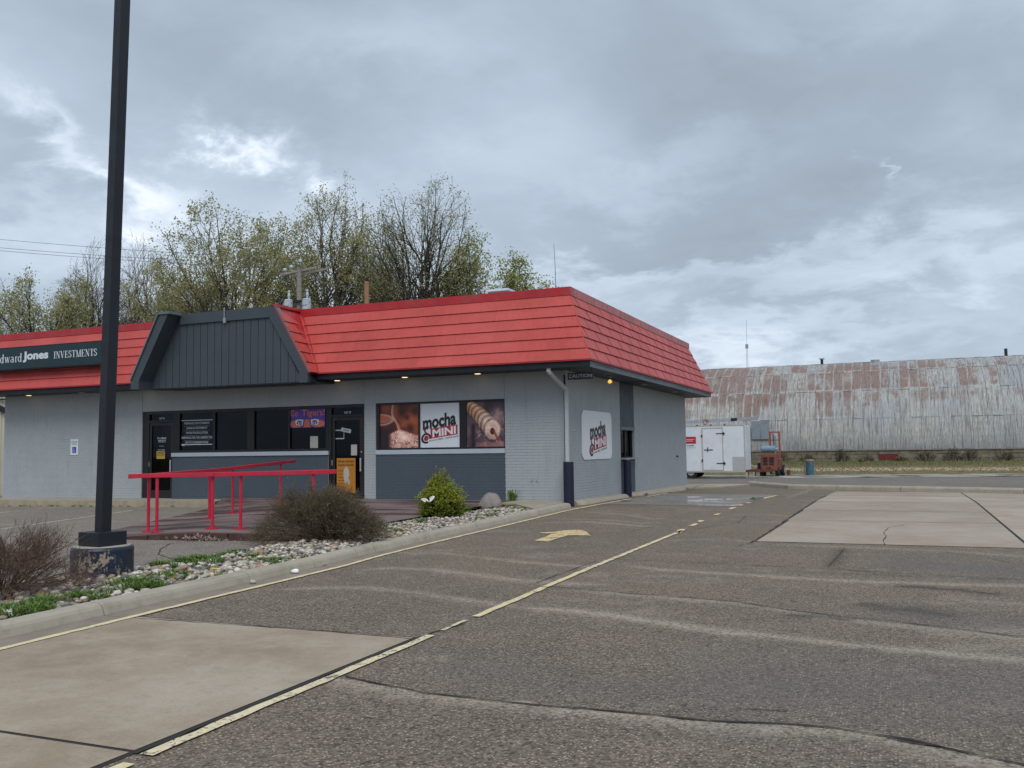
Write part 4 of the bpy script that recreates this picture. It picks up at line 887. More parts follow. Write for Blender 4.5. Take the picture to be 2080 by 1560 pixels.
for cx, sg in ((.29, 1), (.71, -1)):
    P = [(a[0]+w_*(cx+sg*u), a[2]+h_*v) for u, v in ((-.11, .40), (-.02, .43), (.11, .40), (.08, .10), (.04, .26), (.0, .12), (-.09, .14), (-.12, .28))]; place2d(P, [tuple(range(8))], 'print', 'white_print', front(y-.0055), BN, .001)
    P = ell(cx-.01*sg, .24, .075, .085); place2d(P, [tuple(range(len(P)))], 'print', 'blue_print', front(y-.0065), BN, .001)
    P = ell(cx, .23, .045, .05); place2d(P, [tuple(range(len(P)))], 'print', 'white_print', front(y-.0075), BN, .001); P = ell(cx+.005*sg, .23, .025, .04); place2d(P, [tuple(range(len(P)))], 'print', 'blue_print', front(y-.0085), BN, .001)
    P = [(a[0]+w_*(cx+sg*u), a[2]+h_*v) for u, v in ((-.11, .37), (.07, .30), (.08, .335), (-.03, .375))]; place2d(P, [(0, 1, 2, 3)], 'print', 'blue_print', front(y-.0088), BN, .001)

# --- picture window with three printed panels
mb = MB(); y0, y1 = .02, .12
for q in ((-5.55, -1.69, 2.70, HZ-.002), (-5.55, -1.69, 1.464, 1.51), (-5.55, -5.452, 1.512, 2.698), (-4.245, -4.195, 1.512, 2.698), (-3.005, -2.805, 1.512, 2.698), (-1.715, -1.69, 1.512, 2.698)): mb.box((q[0], y0, q[2]), (q[1], y1, q[3]))
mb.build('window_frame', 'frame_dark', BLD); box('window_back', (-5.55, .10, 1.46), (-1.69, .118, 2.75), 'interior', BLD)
def fractal(h, w, seed, f0=3, octs=5, gain=.55, aspect=1.):
    r = np.random.default_rng(seed); out = np.zeros((h, w)); amp = 1.; tot = 0
    for o in range(octs):
        f = f0*2**o; g = r.random((int(f*aspect)+2, f+2)); ys, xs = np.linspace(0, int(f*aspect)-1e-3, h), np.linspace(0, f-1e-3, w); iy, ix = ys.astype(int), xs.astype(int); ty, tx = (ys-iy)[:, None], (xs-ix)[None]; ty, tx = ty*ty*(3-2*ty), tx*tx*(3-2*tx)
        out += amp*((g[iy][:, ix]*(1-tx)+g[iy][:, ix+1]*tx)*(1-ty)+(g[iy+1][:, ix]*(1-tx)+g[iy+1][:, ix+1]*tx)*ty); tot += amp; amp *= gain
    return out/tot
def pic_mat(name, A):
    A = np.clip(A*1.22-.03, 0, 1); h, w, _ = A.shape; img = bpy.data.images.new(name, w, h, alpha=False); buf = np.ones((h, w, 4), np.float32); buf[..., :3] = np.clip(A[::-1], 0, 1); img.pixels.foreach_set(buf.ravel()); img.pack()
    m, b, p = new_mat(name, .35, 0, .4); ti = b.n('ShaderNodeTexImage', image=img); b.L.new(b.n('ShaderNodeUVMap').outputs[0], ti.inputs[0]); b.L.new(ti.outputs[0], p.inputs['Base Color'])
def S(x, a, b): t = np.clip((x-a)/(b-a), 0, 1); return t*t*(3-2*t)
def over(A, col, m): return A*(1-m[..., None])+np.array(col)*m[..., None]
Hh = 300; vv, uu = np.mgrid[0:Hh, 0:Hh]/Hh; nz = fractal(Hh, Hh, 1); nz2 = fractal(Hh, Hh, 2, 12, 4, .6); nz3 = fractal(Hh, Hh, 8, 26, 3, .6)
A = np.zeros((Hh, Hh, 3))+np.array((.20, .09, .09)); A *= (.6+.8*nz)[..., None]
for cx, cy, rx, ry, c, k in ((.15, .08, .2, .2, (.52, .27, .20), .8), (.42, .15, .12, .3, (.55, .30, .20), .7), (.80, .32, .30, .30, (.66, .36, .22), .9), (.62, .5, .2, .25, (.58, .32, .22), .8), (.92, .50, .14, .3, (.62, .33, .2), .7), (.95, .1, .2, .15, (.45, .25, .2), .6)):
    d = ((uu-cx)/rx)**2+((vv-cy)/ry)**2; A = over(A, c, np.exp(-d*1.4)*k*(.5+nz))
for cx, cy, r in ((.58, .17, .13), (.90, .16, .12), (.78, .55, .11), (.62, .60, .08), (.70, .30, .07), (.42, .42, .07)): d = np.hypot(uu-cx, vv-cy)/r; A = over(A, (.22, .10, .10), np.exp(-d**2*1.3)*.85)
A = over(A, (.11, .07, .10), S(uu, .36, .0)*S(vv, .30, .45)*.9); A = over(A, (.40, .22, .22), np.exp(-((uu-.12)/.15)**2-((vv-.45)/.14)**2)*.7)
d = np.abs(np.sqrt(((uu+.02)/.34)**2+((vv-.34)/.12)**2)-1); A = over(A, (.88, .72, .66), np.exp(-(d/.16)**2)*(vv > .2)*.62); A = over(A, (.72, .42, .30), (np.sqrt(((uu+.02)/.32)**2+((vv-.33)/.10)**2) < .95)*.7)
for off, wd, cc in ((0, .018, (.85, .66, .56)), (.035, .010, (.7, .45, .34))):
    xc = .33+off+.12*S(vv, .2, .55)+.20*S(vv, .5, .9)-.02*np.sin(vv*9); A = over(A, cc, np.exp(-((uu-xc)/(wd*(1+vv)))**2)*.75*S(vv, .9, .7))
hp = S(vv-.06*np.sin(uu*7+1), .62, .68)*S(uu, .18, .34+.0*vv); pink = np.stack([.55+.45*nz2, .38+.42*nz2, .35+.38*nz2], -1)
A = A*(1-hp[..., None]*.9)+pink*hp[..., None]*.9
bn = (nz3 > .57)*S(vv, .66, .86); A = over(A, (.14, .07, .07), bn*.9*S(uu, .15, .3)); A = over(A, (.99, .82, .76), np.exp(-((uu-.62)/.12)**2-((vv-.76)/.09)**2)*.9); A = over(A, (.97, .85, .8), (nz3 > .66)*hp*.8); A = over(A, (.15, .12, .15), S(uu, .22, .12)*S(vv, .5, .7))
pic_mat('coffee_picture', A)
B = np.zeros((Hh, Hh, 3))+np.array((.30, .24, .27)); B *= (.45+1.1*nz)[..., None]; B = over(B, (.62, .50, .50), S(nz2, .5, .75)*S(uu+vv, .7, 1.1)*.8); B = over(B, (.20, .16, .20), S(vv, .35, .0)*S(uu, .4, .6)); B = over(B, (.62, .52, .50), np.exp(-((uu-.82)/.15)**2-((vv-.35)/.2)**2)*(.4+nz2))
B = over(B, (.13, .09, .12), np.exp(-((uu-.17)/.06)**2)*S(vv, .42, .55)*.95); B = over(B, (.55, .38, .36), S(vv, .85, .95)*S(uu, .2, .3)*(.4+nz2)*.8)
for i in range(7):
    t = i/6; cx, cy, r = .12+.56*t**1.08, .13+.50*t**1.15, .155+.085*t; a_ = np.hypot((uu-cx)/r, (vv-cy)/(r*1.08)); disc = S(a_, 1.02, .97); sh = .5+.5*((uu-cx)*.3-(vv-cy)*1.0)/r; bri = np.clip(.62+.36*sh+.35*(nz2-.5)-.45*S(a_, .70, 1.02), .2, 1.05)
    base = np.array((.86, .66, .52)) if i < 4 else np.array((.90, .76, .70)); B = B*(1-disc[..., None])+(base*bri[..., None])*disc[..., None]
hole = S(np.hypot((uu-.68)/.062, (vv-.66)/.075), 1.05, .9); B = over(B, (.22, .10, .10), hole); st = np.exp(-(((uu-.70)-(vv-.64)*.62)/.035)**2)*S(vv, .60, .66)*S(vv, .90, .84); B = over(B, (.55, .20, .17), st*(.6+.5*nz3)); B = over(B, (.28, .12, .12), np.exp(-(((uu-.71)-(vv-.64)*.62)/.008)**2)*S(vv, .62, .66)*S(vv, .9, .84))
pic_mat('pastry_picture', B)
def pic_panel(name, x0, x1, z0, z1, y, m, label):
    mb = MB(); mb.box((x0, y, z0), (x1, y+.012, z1)); o = mb.build(name, m); uv = o.data.uv_layers.new(name='UVMap')
    for p in o.data.polygons:
        for li in p.loop_indices: v = o.data.vertices[o.data.loops[li].vertex_index].co; uv.data[li].uv = ((v.x-x0)/(x1-x0), (v.z-z0)/(z1-z0))
    return tag(o, label, 'window print')
pic_panel('window_print', -5.45, -4.247, 1.513, 2.697, .052, 'coffee_picture', 'brown printed panel of pouring coffee and beans, left of three'); pic_panel('window_print', -2.803, -1.717, 1.513, 2.697, .052, 'pastry_picture', 'printed panel showing a row of sugared doughnuts, right of three')
def logo(fr, u0, u1, v0, v1, parent, xs=1.):
    """coffee shop logo, laid out on the unit square u0..u1, v0..v1 with the words climbing to the right"""
    th = math.radians(10.5); W_, H_ = u1-u0, v1-v0
    def T(P, d=0): return [(u0+W_*x, v0+H_*(y+(x-.0)*math.tan(th)*.92)) for x, y in P]
    def put(P, F, m, name, dep): place2d(T(P), F, name, m, fr, parent, dep)
    V, F = fit_text('mocha', .06, .91, .40, .80, .042, spacing=1.0); hi = max(b for a, b in V); put(V, F, 'black_print', 'lettering', .002)
    put(*rect(.26, .115, .945, .405), 'red_print', 'print', .002); V, F = fit_text('MINI', .31, .90, .145, .372, .034); put(V, F, 'white_print', 'lettering', .004)
    V, F = fit_text('ALWAYS FRESH - COFFEE SHOP', .215, .965, .035, .085, .012); put(V, F, 'black_print', 'lettering', .002)
    def ring(cx, cy, rx, ry, t, a0, a1, m, dep, n=26):
        P = []; Fq = []
        for i in range(n):
            a = a0+(a1-a0)*i/(n-1); P += [(cx+rx*math.cos(a), cy+ry*math.sin(a)), (cx+(rx-t)*math.cos(a), cy+(ry-t)*math.sin(a))]
        Fq = [(2*i, 2*i+1, 2*i+3, 2*i+2) for i in range(n-1)]; put(P, Fq, m, 'print', dep)
    ring(.145, .150, .128, .155, .055, -.25, 2*PI-1.05, 'black_print', .003); ring(.175, .39, .085, .115, .045, .9, 2*PI*.73, 'black_print', .0032)
    ring(.150, .150, .075, .095, .012, 0, 2*PI*.99, 'white_print', .0045); ring(.150, .150, .062, .080, .060, 0, 2*PI*.99, 'red_print', .0042); ring(.165, .36, .052, .07, .02, 1.2, 2*PI*.70, 'red_print', .005); ring(.15, .14, .032, .045, .012, .5, 5.4, 'black_print', .006)
LP = tag(box('window_print', (-4.193, .052, 1.513), (-3.007, .064, 2.697), 'white_panel'), 'white printed panel with the coffee shop logo, middle of the window', 'window print')
logo(front(.052), -4.19, -3.01, 1.60, 2.52, LP)
# logo sign on the side wall
SS = thing('wall_sign', 'white rounded logo sign mounted on the brick side wall', 'sign', (0, 2.5, 1.8))
P = []; y0, y1, z0, z1, rr = 1.151, 3.863, 1.135, 2.455, .22
for cx, cz, a0 in ((y1-rr, z1-rr, 0), (y0+rr, z1-rr, PI/2), (y0+rr, z0+rr, PI), (y1-rr, z0+rr, 1.5*PI)):
    for k in range(7): a = a0+k/6*PI/2; P.append((.010, cx+rr*math.cos(a), cz+rr*math.sin(a)))
MB().prism(P, (.022, 0, 0)).build('sign_panel', 'white_print', SS)
logo(side(.032), 1.72, 3.42, 1.20, 2.30, SS)
for z in (2.27, 1.31): place2d(*rect(1.6, z, 3.4, z+.004), 'joint_line', 'grey_print', side(.032), SS, .0005)

# --- dark brick column with the serving window
mb = MB(); mb.box((-.16, 4.885, 1.10), (-.06, 4.955, 2.075)).box((-.16, 6.365, 1.10), (-.06, 6.435, 2.075)).box((-.16, 4.955, 1.97), (-.06, 6.365, 2.075)).box((-.16, 4.955, 1.10), (-.06, 6.365, 1.16)).box((-.15, 5.62, 1.16), (-.07, 5.68, 1.97)); sw = mb.build('serving_window', 'frame_dark', BLD)
box('pane', (-.11, 4.955, 1.16), (-.10, 5.62, 1.97), 'clear_glass', sw); box('pane', (-.13, 5.68, 1.16), (-.12, 6.365, 1.97), 'clear_glass', sw)
box('shelf', (-.10, 4.88, 1.09), (.16, 6.44, 1.13), 'galv', BLD, .004); box('lintel', (-.19, 4.875, 1.98), (.03, 6.435, 2.078), 'fascia_grey', BLD)
for (ya, yb, za, zb2, mm, lab) in ((5.10, 5.42, 1.50, 1.86, 'paper', 'tall white menu sheet inside the serving window'), (5.02, 5.55, 1.20, 1.42, 'white_panel', 'pale equipment panel at the bottom of the serving window')):
    tag(box('notice', (-.20, ya, za), (-.195, yb, zb2), mm), lab, 'notice')
MB().tube([(-.02, 12.29, 1.10), (.07, 12.29, 1.10), (.09, 12.29, 1.06)], .022, 8).tube([(.05, 12.29, 1.10), (.05, 12.29, 1.16)], .012, 6).build('spigot', 'black_print', BLD)
MB().box((-.98, -.02, .60), (-.93, .0, .66)).box((-.83, -.02, .60), (-.79, .0, .66)).build('outlet', 'galv', BLD)

# --- red shingled mansard
def nrm(v): v = np.array(v, float); return v/np.linalg.norm(v)
def mansard(B0, B1, T0, T1, rows, pw, parent, phase=0., v_end=.90, gap=.0008, joint_line=False):
    SMB = MB()
    B0, B1, T0, T1 = [np.array(q, float) for q in (B0, B1, T0, T1)]; e = nrm(B1-B0); L = np.linalg.norm(B1-B0); Wv = (T0-B0)-e*((T0-B0)@e); n = nrm(np.cross(e, Wv)); sl_, sr = (T0-B0)@e, (T1-B1)@e
    MB().prism([B0-n*.01, B1-n*.01, T1-n*.01, T0-n*.01], -n*.05).build('roof_deck', 'red_cap', parent)
    for r in range(rows):
        v0, v1 = v_end*r/rows, v_end*(r+1)/rows; off = (pw/2 if r % 2 else 0)+phase; k = math.floor((-2-off)/pw)
        while k*pw+off < L+2:
            a, b = k*pw+off, (k+1)*pw+off; k += 1; g = gap
            c = []
            for v, top in ((v0, 0), (v1, 1)):
                lo, hi = sl_*v, L+sr*v; c.append((min(max(a+g, lo), hi), max(min(b-g, hi), lo)))
            if c[0][1]-c[0][0] < .02 and c[1][1]-c[1][0] < .02: continue
            q = lambda s, v, h: B0+e*s+Wv*v+n*h
            j = random.uniform(-.002, .002); P = [q(c[0][0], v0, 0), q(c[0][1], v0, 0), q(c[1][1], v1+.012, 0), q(c[1][0], v1+.012, 0), q(c[0][0], v0-.006, .036+j), q(c[0][1], v0-.006, .036+j), q(c[1][1], v1, .007), q(c[1][0], v1, .007)]
            MB().hexa(P).build('shingle', 'roof_red', parent)
            if joint_line and sl_*v0+.1 < a < L+sr*v1-.1:
                SMB.hexa([q(a-.018, v0, 0), q(a+.008, v0, 0), q(a+.008, v1, 0), q(a-.018, v1, 0), q(a-.018, v0-.004, .040), q(a+.008, v0-.004, .040), q(a+.008, v1, .012), q(a-.018, v1, .012)])  # added dark strip, stands in for the shadow under the panel's folded edge
    if joint_line: SMB.build('joint_line', 'joint_shade_red', parent, 'stuff')
O, R_ = .983, .149
mansard((-6.80, -O, EZ), (O, -O, EZ), (-7.96, -R_, RZ), (R_, -R_, RZ), 6, 1.02, BLD)
mansard((O, -O, EZ), (O, 14.63, EZ), (R_, -R_, RZ), (R_, 13.82, RZ), 6, 1.02, BLD, .55, gap=.006, joint_line=True)
mansard((-20.98, -O, EZ), (-12.2, -O, EZ), (-20.13, -R_, RZ), (-11.2, -R_, RZ), 6, 1.02, BLD)
mansard((-6.76, -1.36, EZ), (-6.80, -O, EZ), (-7.92, -1.36, RZ), (-7.96, -R_, RZ), 6, 1.02, BLD, .66, gap=.006, joint_line=True)
MB().prism([(O, 14.63, EZ), (-20.98, 14.63, EZ), (-20.13, 13.82, RZ), (R_, 13.82, RZ)], (0, -.05, 0)).prism([(-20.98, 14.6, EZ), (-20.98, -O, EZ), (-20.13, -R_, RZ), (-20.13, 13.8, RZ)], (.05, 0, 0)).build('roof', 'roof_red', BLD)
# corner and valley flashings
def flash(a, b, w, h, up, m='red_cap'): return MB().bar(a, b, w, h, up).build('flashing', m, BLD)
for t0 in range(6):
    pass
flash((-6.815, -O-.025, EZ), (-7.985, -R_-.03, RZ), .035, .05, (1, -1, .3)); flash((-6.735, -O-.025, EZ+.02), (-7.895, -R_-.03, RZ), .02, .03, (0, -1, .3))
mb = MB(); mb.box((-8.0, -.262, 5.285), (.262, .02, 5.500)).build('ridge_cap', 'red_cap', BLD); box('ridge_cap', (-20.3, -.262, 5.285), (-11.5, .02, 5.500), 'red_cap', BLD); box('ridge_cap', (-7.99, -1.36, 5.42), (-7.86, -.265, 5.500), 'red_cap', BLD)
m_, b_, p_ = new_mat('red_cap_faded', .5, 0, .5); pos_ = b_.geo(); c_ = b_.mix(b_.rng(b_.noise(5, 6, .7, b_.scaled(pos_, (1, 1.2, .3))), .42, .62), (.52, .15, .14), (.30, .10, .09)); b_.L.new(c_, p_.inputs['Base Color'])
box('ridge_cap', (.0, .022, 5.285), (.262, 13.95, 5.500), 'red_cap_faded', BLD); box('ridge_cap', (-20.0, 13.7, 5.285), (-.002, 13.95, 5.500), 'red_cap', BLD)
box('roof_deck', (-20.1, -.1, 5.0), (.0, 13.8, 5.1), 'galv', BLD)
box('drip_edge', (-6.80, -O-.03, EZ-.03), (O+.03, -O+.02, EZ-.002), 'red_cap', BLD); box('drip_edge', (O-.02, -O+.022, EZ-.03), (O+.03, 14.66, EZ-.002), 'red_cap', BLD); box('drip_edge', (-21.0, -O-.03, EZ-.03), (-12.6, -O+.02, EZ-.002), 'red_cap', BLD)
# fascia and soffit
box('fascia', (-21, -.95, 3.405), (-12.6, -.91, EZ-.031), 'fascia_navy', BLD); box('fascia', (-6.85, -.95, 3.405), (.93, -.91, EZ-.031), 'fascia_navy', BLD); box('fascia', (.91, -.908, 3.395), (.95, 14.6, EZ-.031), 'fascia_grey', BLD); box('fascia', (.72, -.965, 3.40), (.965, -.952, EZ-.031), 'fascia_navy', BLD)
box('fascia', (-.1, 14.55, 3.395), (.908, 14.59, EZ-.031), 'fascia_grey', BLD)
MB().box((-20.99, -.908, SZ), (.908, -.0, SZ+.05)).build('soffit', 'soffit', BLD); MB().box((0.0, .002, SZ), (.908, 14.55, SZ+.05)).build('soffit', 'soffit', BLD)
for y in (-.45, 4.1, 8.9, 12.9): box('vent_slot', (.949, y, 3.475), (.954, y+1.5, 3.495), 'black_print', BLD)
box('brick_band', (.002, 4.875, SZ-.001), (.90, 6.435, SZ-.012), 'fascia_navy', BLD)
# downlights
def disc(name, c, r, m, parent, h=.012, n=20): return MB().lathe(c, [(r, 0), (r, h)], n).build(name, m, parent)
for i, (x, lit) in enumerate(((-13.63, 1), (-18.53, 2), (-16.18, 0), (-6.61, 1), (-4.47, 1), (-2.31, 1))):
    t = disc('downlight', (x, -.30, SZ-.016), .105, 'lamp_off', BLD, .016); disc('lens', (x, -.30, SZ-.020), .078, 'lamp_warm' if lit else 'lamp_off', t, .004)
for y in (6.2, 10.5): t = disc('downlight', (.42, y, SZ-.016), .11, 'lamp_off', BLD, .016); disc('lens', (.42, y, SZ-.02), .075, 'lamp_off', t, .004)
# flood lamp
FL = thing('flood_lamp', 'small flood lamp glowing yellow under the side eave', 'lamp', (.42, 2.45, 3.42))
MB().tube([(.42, 2.45, 3.42), (.42, 2.45, 3.36)], .05, 12).build('mount', 'galv', FL); MB().tube([(.42, 2.45, 3.36), (.44, 2.40, 3.31), (.47, 2.33, 3.25)], [.035, .05, .075], 14, False).build('shade', 'galv', FL); MB().tube([(.44, 2.40, 3.30), (.468, 2.335, 3.255)], [.03, .05], 14).build('bulb', 'lamp_yellow', FL)
# downspout
MB().tube([(-.13, -.86, 3.44), (-.13, -.86, 3.34), (-.10, -.80, 3.28)], [.062, .062, .06], 8).tube([(-.10, -.80, 3.28), (.05, -.15, 2.93), (.055, -.11, 2.87)], .058, 8).build('downspout', 'downspout_paint', BLD)
MB().box((.01, -.15, 1.10), (.10, -.06, 2.90)).build('downspout', 'downspout_paint', BLD, bevel=.01); box('corner_trim', (-.045, -.03, .12), (-.008, -.007, 3.3), 'fascia_navy', BLD)
# hanging sign under the corner
CS = thing('hanging_sign', 'black sign reading caution hung under the roof corner', 'sign', (.5, -.42, 3.2)); a = pb(1153, 1205, 756.5, 770.5, -.42)
box('board', (a[0], -.42, a[2]), (a[1], -.40, a[3]), 'black_print', CS); text('CAUTION', a[0]+.03, a[1]-.03, a[2]+.045, a[3]-.04, 'grey_print', CS, -.421, .015)
for x in (a[0]+.05, a[1]-.05): MB().tube([(x, -.41, a[3]-.01), (x, -.41, SZ)], .006, 5).build('bracket', 'black_print', CS)
# --- dark gable over the entrance
GY = -1.3
iR0, iR1 = on_y(611, 751, GY), on_y(552, 636, GY)
def zleft(x): return 3.33+(x+12.33)/(12.33-11.28)*(5.16-3.33)
def zright(x): return 3.40+(iR0[0]-x)/(iR0[0]-iR1[0])*(5.20-3.40)
MB().prism([(-12.5, GY+.03, 3.34), (-6.88, GY+.03, 3.34), (-7.98, GY+.03, 5.44), (-11.45, GY+.03, 5.44)], (0, 1.6, 0)).build('gable_core', 'trim_dark', BLD)
x = -12.33+.02
while x < -6.95:
    a, b = x+.009, min(x+.252-.009, -6.93); x += .252; xs = sorted([a, b]+[q for q in (-11.28, iR1[0]) if a < q < b]); top = [(q, min(5.15, zleft(q), zright(q))) for q in xs]
    if max(z for _, z in top) < 3.36: continue
    P = [(a, GY, 3.335), (b, GY, 3.335)]+[(q, GY, max(z, 3.336)) for q, z in reversed(top)]; MB().prism(P, (0, .028, 0)).build('board', 'trim_dark', BLD)
box('top_trim', (-11.27, GY-.05, 5.15), (-8.05, GY+.02, 5.45), 'trim_dark', BLD)
MB().prism([(iR0[0], GY-.06, 3.58), (-6.80, GY-.06, 3.58), (-7.93, GY-.06, 5.46), (-8.16, GY-.06, 5.46), (-8.16, GY-.06, 5.22)], (0, .12, 0)).box((iR0[0], GY-.075, 3.30), (-6.84, GY+.06, 3.58)).build('gable_frame', 'trim_dark', BLD)
MB().prism([(-6.80, GY-.075, 3.58), (-6.765, GY-.075, 3.58), (-7.90, GY-.075, 5.475), (-7.935, GY-.075, 5.475)], (0, .14, 0)).build('gable_trim', 'fascia_grey', BLD)
MB().hexa([(-12.61, -1.8, 3.54), (-12.33, -1.8, 3.54), (-12.33, GY+.03, 3.54), (-12.61, GY+.3, 3.54), (-11.58, -1.8, 5.40), (-11.29, -1.8, 5.40), (-11.29, GY+.03, 5.40), (-11.58, GY+.3, 5.40)]).box((-12.62, -1.81, 3.30), (-12.33, GY+.03, 3.54)).build('gable_frame', 'trim_dark', BLD)
MB().box((-11.62, -1.84, 5.402), (-11.20, -1.0, 5.47)).hexa([(-12.655, -1.84, 3.54), (-12.615, -1.84, 3.54), (-12.615, -1.0, 3.54), (-12.655, -1.0, 3.54), (-11.625, -1.84, 5.46), (-11.59, -1.84, 5.46), (-11.59, -1.0, 5.46), (-11.625, -1.0, 5.46)]).build('gable_trim', 'fascia_grey', BLD)
box('gable_soffit', (-12.3, GY+.0, 3.30), (-6.9, -.9, 3.332), 'fascia_navy', BLD)
a = on_y(459, 645, GY); MB().box((a[0]-.03, GY-.09, a[2]-.16), (a[0]+.05, GY-.04, a[2]-.02)).bar((a[0], GY-.07, a[2]-.02), (a[0], GY-.07, a[2]+.28), .02).build('bracket', 'galv', BLD)
# --- things on the roof
o = MB(); p1, p2 = on_y(992, 597, 6.), on_y(1032, 597, 6.); o.box((p1[0], 6, 5.1), (p2[0], 7.4, on_y(1010, 592, 6)[2])); VU = thing('roof_vent_unit', 'low pale metal ventilation box on the flat roof', 'roof unit', ((p1[0]+p2[0])/2, 6.5, 5.1)); o.build('housing', 'galv', VU); zt = on_y(1010, 592, 6)[2]; box('lid', (p1[0]-.05, 5.9, zt), (p2[0]+.05, 7.5, zt+.07), 'white_panel', VU)
p1, p2 = on_y(1125, 495, 5.), on_y(1130, 588, 5.); AN = thing('roof_antenna', 'thin whip antenna standing on the roof behind the red ridge', 'antenna', (p2[0], 5, 5.1)); MB().tube([(p2[0], 5, 5.1), tuple((p1+p2)/2), tuple(p1)], [.016, .010, .006], 5).build('whip', 'wire', AN); MB().lathe((p2[0], 5, 5.1), [(.06, 0), (.04, .08)], 10).build('foot', 'galv', AN)
# --- fascia sign cabinet
SG = thing('shop_sign', 'long dark green sign with white lettering on the left red roof', 'sign', (-17, -1.05, 4.5)); z0, z1 = 4.165, 4.915
MB().box((-19.45, -1.08, z0), (-14.51, -.80, z1)).build('cabinet', 'fascia_navy', SG, bevel=.01); box('face', (-19.40, -1.09, z0+.04), (-14.56, -1.079, z1-.04), 'sign_green', SG)
for x in (-18.6, -17, -15.3): MB().bar((x, -.85, z0+.1), (x, -.4, z0-.05), .05).build('bracket', 'fascia_navy', SG)
SY = -1.091
# serif capitals drawn as thick and thin strokes
def glyph_poly(strokes):
    P = []; F = []
    for (x0, y0, x1, y1, w) in strokes:
        d = Vector((x1-x0, y1-y0)); 
        k = len(P)
        if abs(d.y) >= abs(d.x): P += [(x0-w/2, y0), (x0+w/2, y0), (x1+w/2, y1), (x1-w/2, y1)]
        else: P += [(x0, y0-w/2), (x1, y1-w/2), (x1, y1+w/2), (x0, y0+w/2)]
        F.append((k, k+1, k+2, k+3))
    return P, F
TK, TN, SF = .16, .05, .045
def sv(x, y, w=.34): return (x-w/2, y, x+w/2, y, SF)
def arc(cx, cy, rx, ry, a0, a1, w, n=10): return [(cx+rx*math.cos(a0+(a1-a0)*i/n), cy+ry*math.sin(a0+(a1-a0)*i/n), cx+rx*math.cos(a0+(a1-a0)*(i+1)/n), cy+ry*math.sin(a0+(a1-a0)*(i+1)/n), w*(.45+.55*abs(math.cos(a0+(a1-a0)*(i+.5)/n)))) for i in range(n)]
GL = {'I': (.40, [(.2, 0, .2, 1, TK), sv(.2, .02), sv(.2, .98)]),
 'N': (.86, [(.18, 0, .18, 1, TN), (.18, 1, .68, 0, TK), (.68, 0, .68, 1, TN), sv(.16, .02, .28), sv(.12, .98, .26), sv(.68, .98, .28)]),
 'V': (.80, [(.14, 1, .40, 0, TK), (.66, 1, .40, 0, TN), sv(.14, .98, .30), sv(.66, .98, .26)]),
 'E': (.70, [(.18, 0, .18, 1, TK), (.06, .02, .62, .02, SF), (.06, .98, .60, .98, SF), (.2, .5, .48, .5, SF), (.62, 0, .62, .24, .04), (.60, .78, .60, 1, .04), (.48, .40, .48, .6, .04)]),
 'S': (.64, arc(.30, .745, .20, .235, .5, PI*1.5, .15)+arc(.30, .265, .22, .245, PI*.5, -PI*.95, .15)+[(.52, .70, .52, .98, .04), (.07, .02, .07, .3, .04)]),
 'T': (.72, [(.36, 0, .36, 1, TK), sv(.36, .02), (.04, .98, .68, .98, SF), (.05, .72, .05, 1, .04), (.67, .72, .67, 1, .04)]),
 'M': (1.02, [(.18, 0, .18, 1, TN), (.18, 1, .50, 0, TK), (.82, 1, .50, 0, TN), (.84, 0, .84, 1, TK), sv(.18, .02, .28), sv(.84, .02, .30), sv(.14, .98, .26), sv(.86, .98, .26)]),
 'd': (.62, [(.46, 0, .46, 1.05, .13), (.38, 1.03, .46, 1.03, SF), (.46, .02, .56, .02, SF)]+arc(.27, .33, .19, .32, 0, 2*PI, .13, 14)),
 'w': (.88, [(.14, .66, .30, 0, .12), (.44, .66, .30, 0, .05), (.44, .66, .60, 0, .12), (.74, .66, .60, 0, .05), sv(.12, .65, .22), sv(.42, .65, .2), sv(.74, .65, .2)]),
 'a': (.60, [(.42, .05, .42, .5, .13), (.42, .03, .54, .03, SF)]+arc(.27, .5, .15, .16, 0, PI*.9, .12, 8)+arc(.25, .18, .17, .18, .3, 2*PI-.3, .11, 12)),
 'r': (.46, [(.18, 0, .18, .66, .13), sv(.18, .02, .26), (.08, .64, .18, .64, SF)]+arc(.33, .5, .14, .15, PI*.9, .4, .11, 6))}
def serif_word(s, x0, x1, z0, h, m, parent):
    P = []; F = []; x = 0
    for ch in s:
        w, st = GL[ch]; p, f = glyph_poly(st); k = len(P); P += [(x+a, b) for a, b in p]; F += [tuple(i+k for i in q) for q in f]; x += w+.02
    for n_, (P_, F_) in enumerate([(P, F)]):   # every stroke a hair further out, so that crossings never share a plane
        mb = MB(); k = 0
        for i, f in enumerate(F_):
            for j in f: u, v = P_[j]; mb.v.append((x0+u/x*(x1-x0), SY-.002-.00006*i, z0+v*h))
            mb.f.append(tuple(range(4*i, 4*i+4)))
        me = bpy.data.meshes.new('lettering'); o = wloc(parent); me.from_pydata([(a-o.x, b-o.y, c-o.z) for a, b, c in mb.v], [], mb.f); link('lettering', me, m, parent)
serif_word('Edward', -19.12, -17.90, 4.42, .27, 'sign_letter', SG); serif_word('INVESTMENTS', -16.53, -14.70, 4.455, .215, 'sign_letter', SG)
text('Jones', -17.87, -16.76, 4.395, 4.74, 'sign_letter', SG, SY, .045)
place2d(*rect(-18.0, 4.42, -17.985, 4.43), 'print', 'sign_green', front(SY), SG, .001)
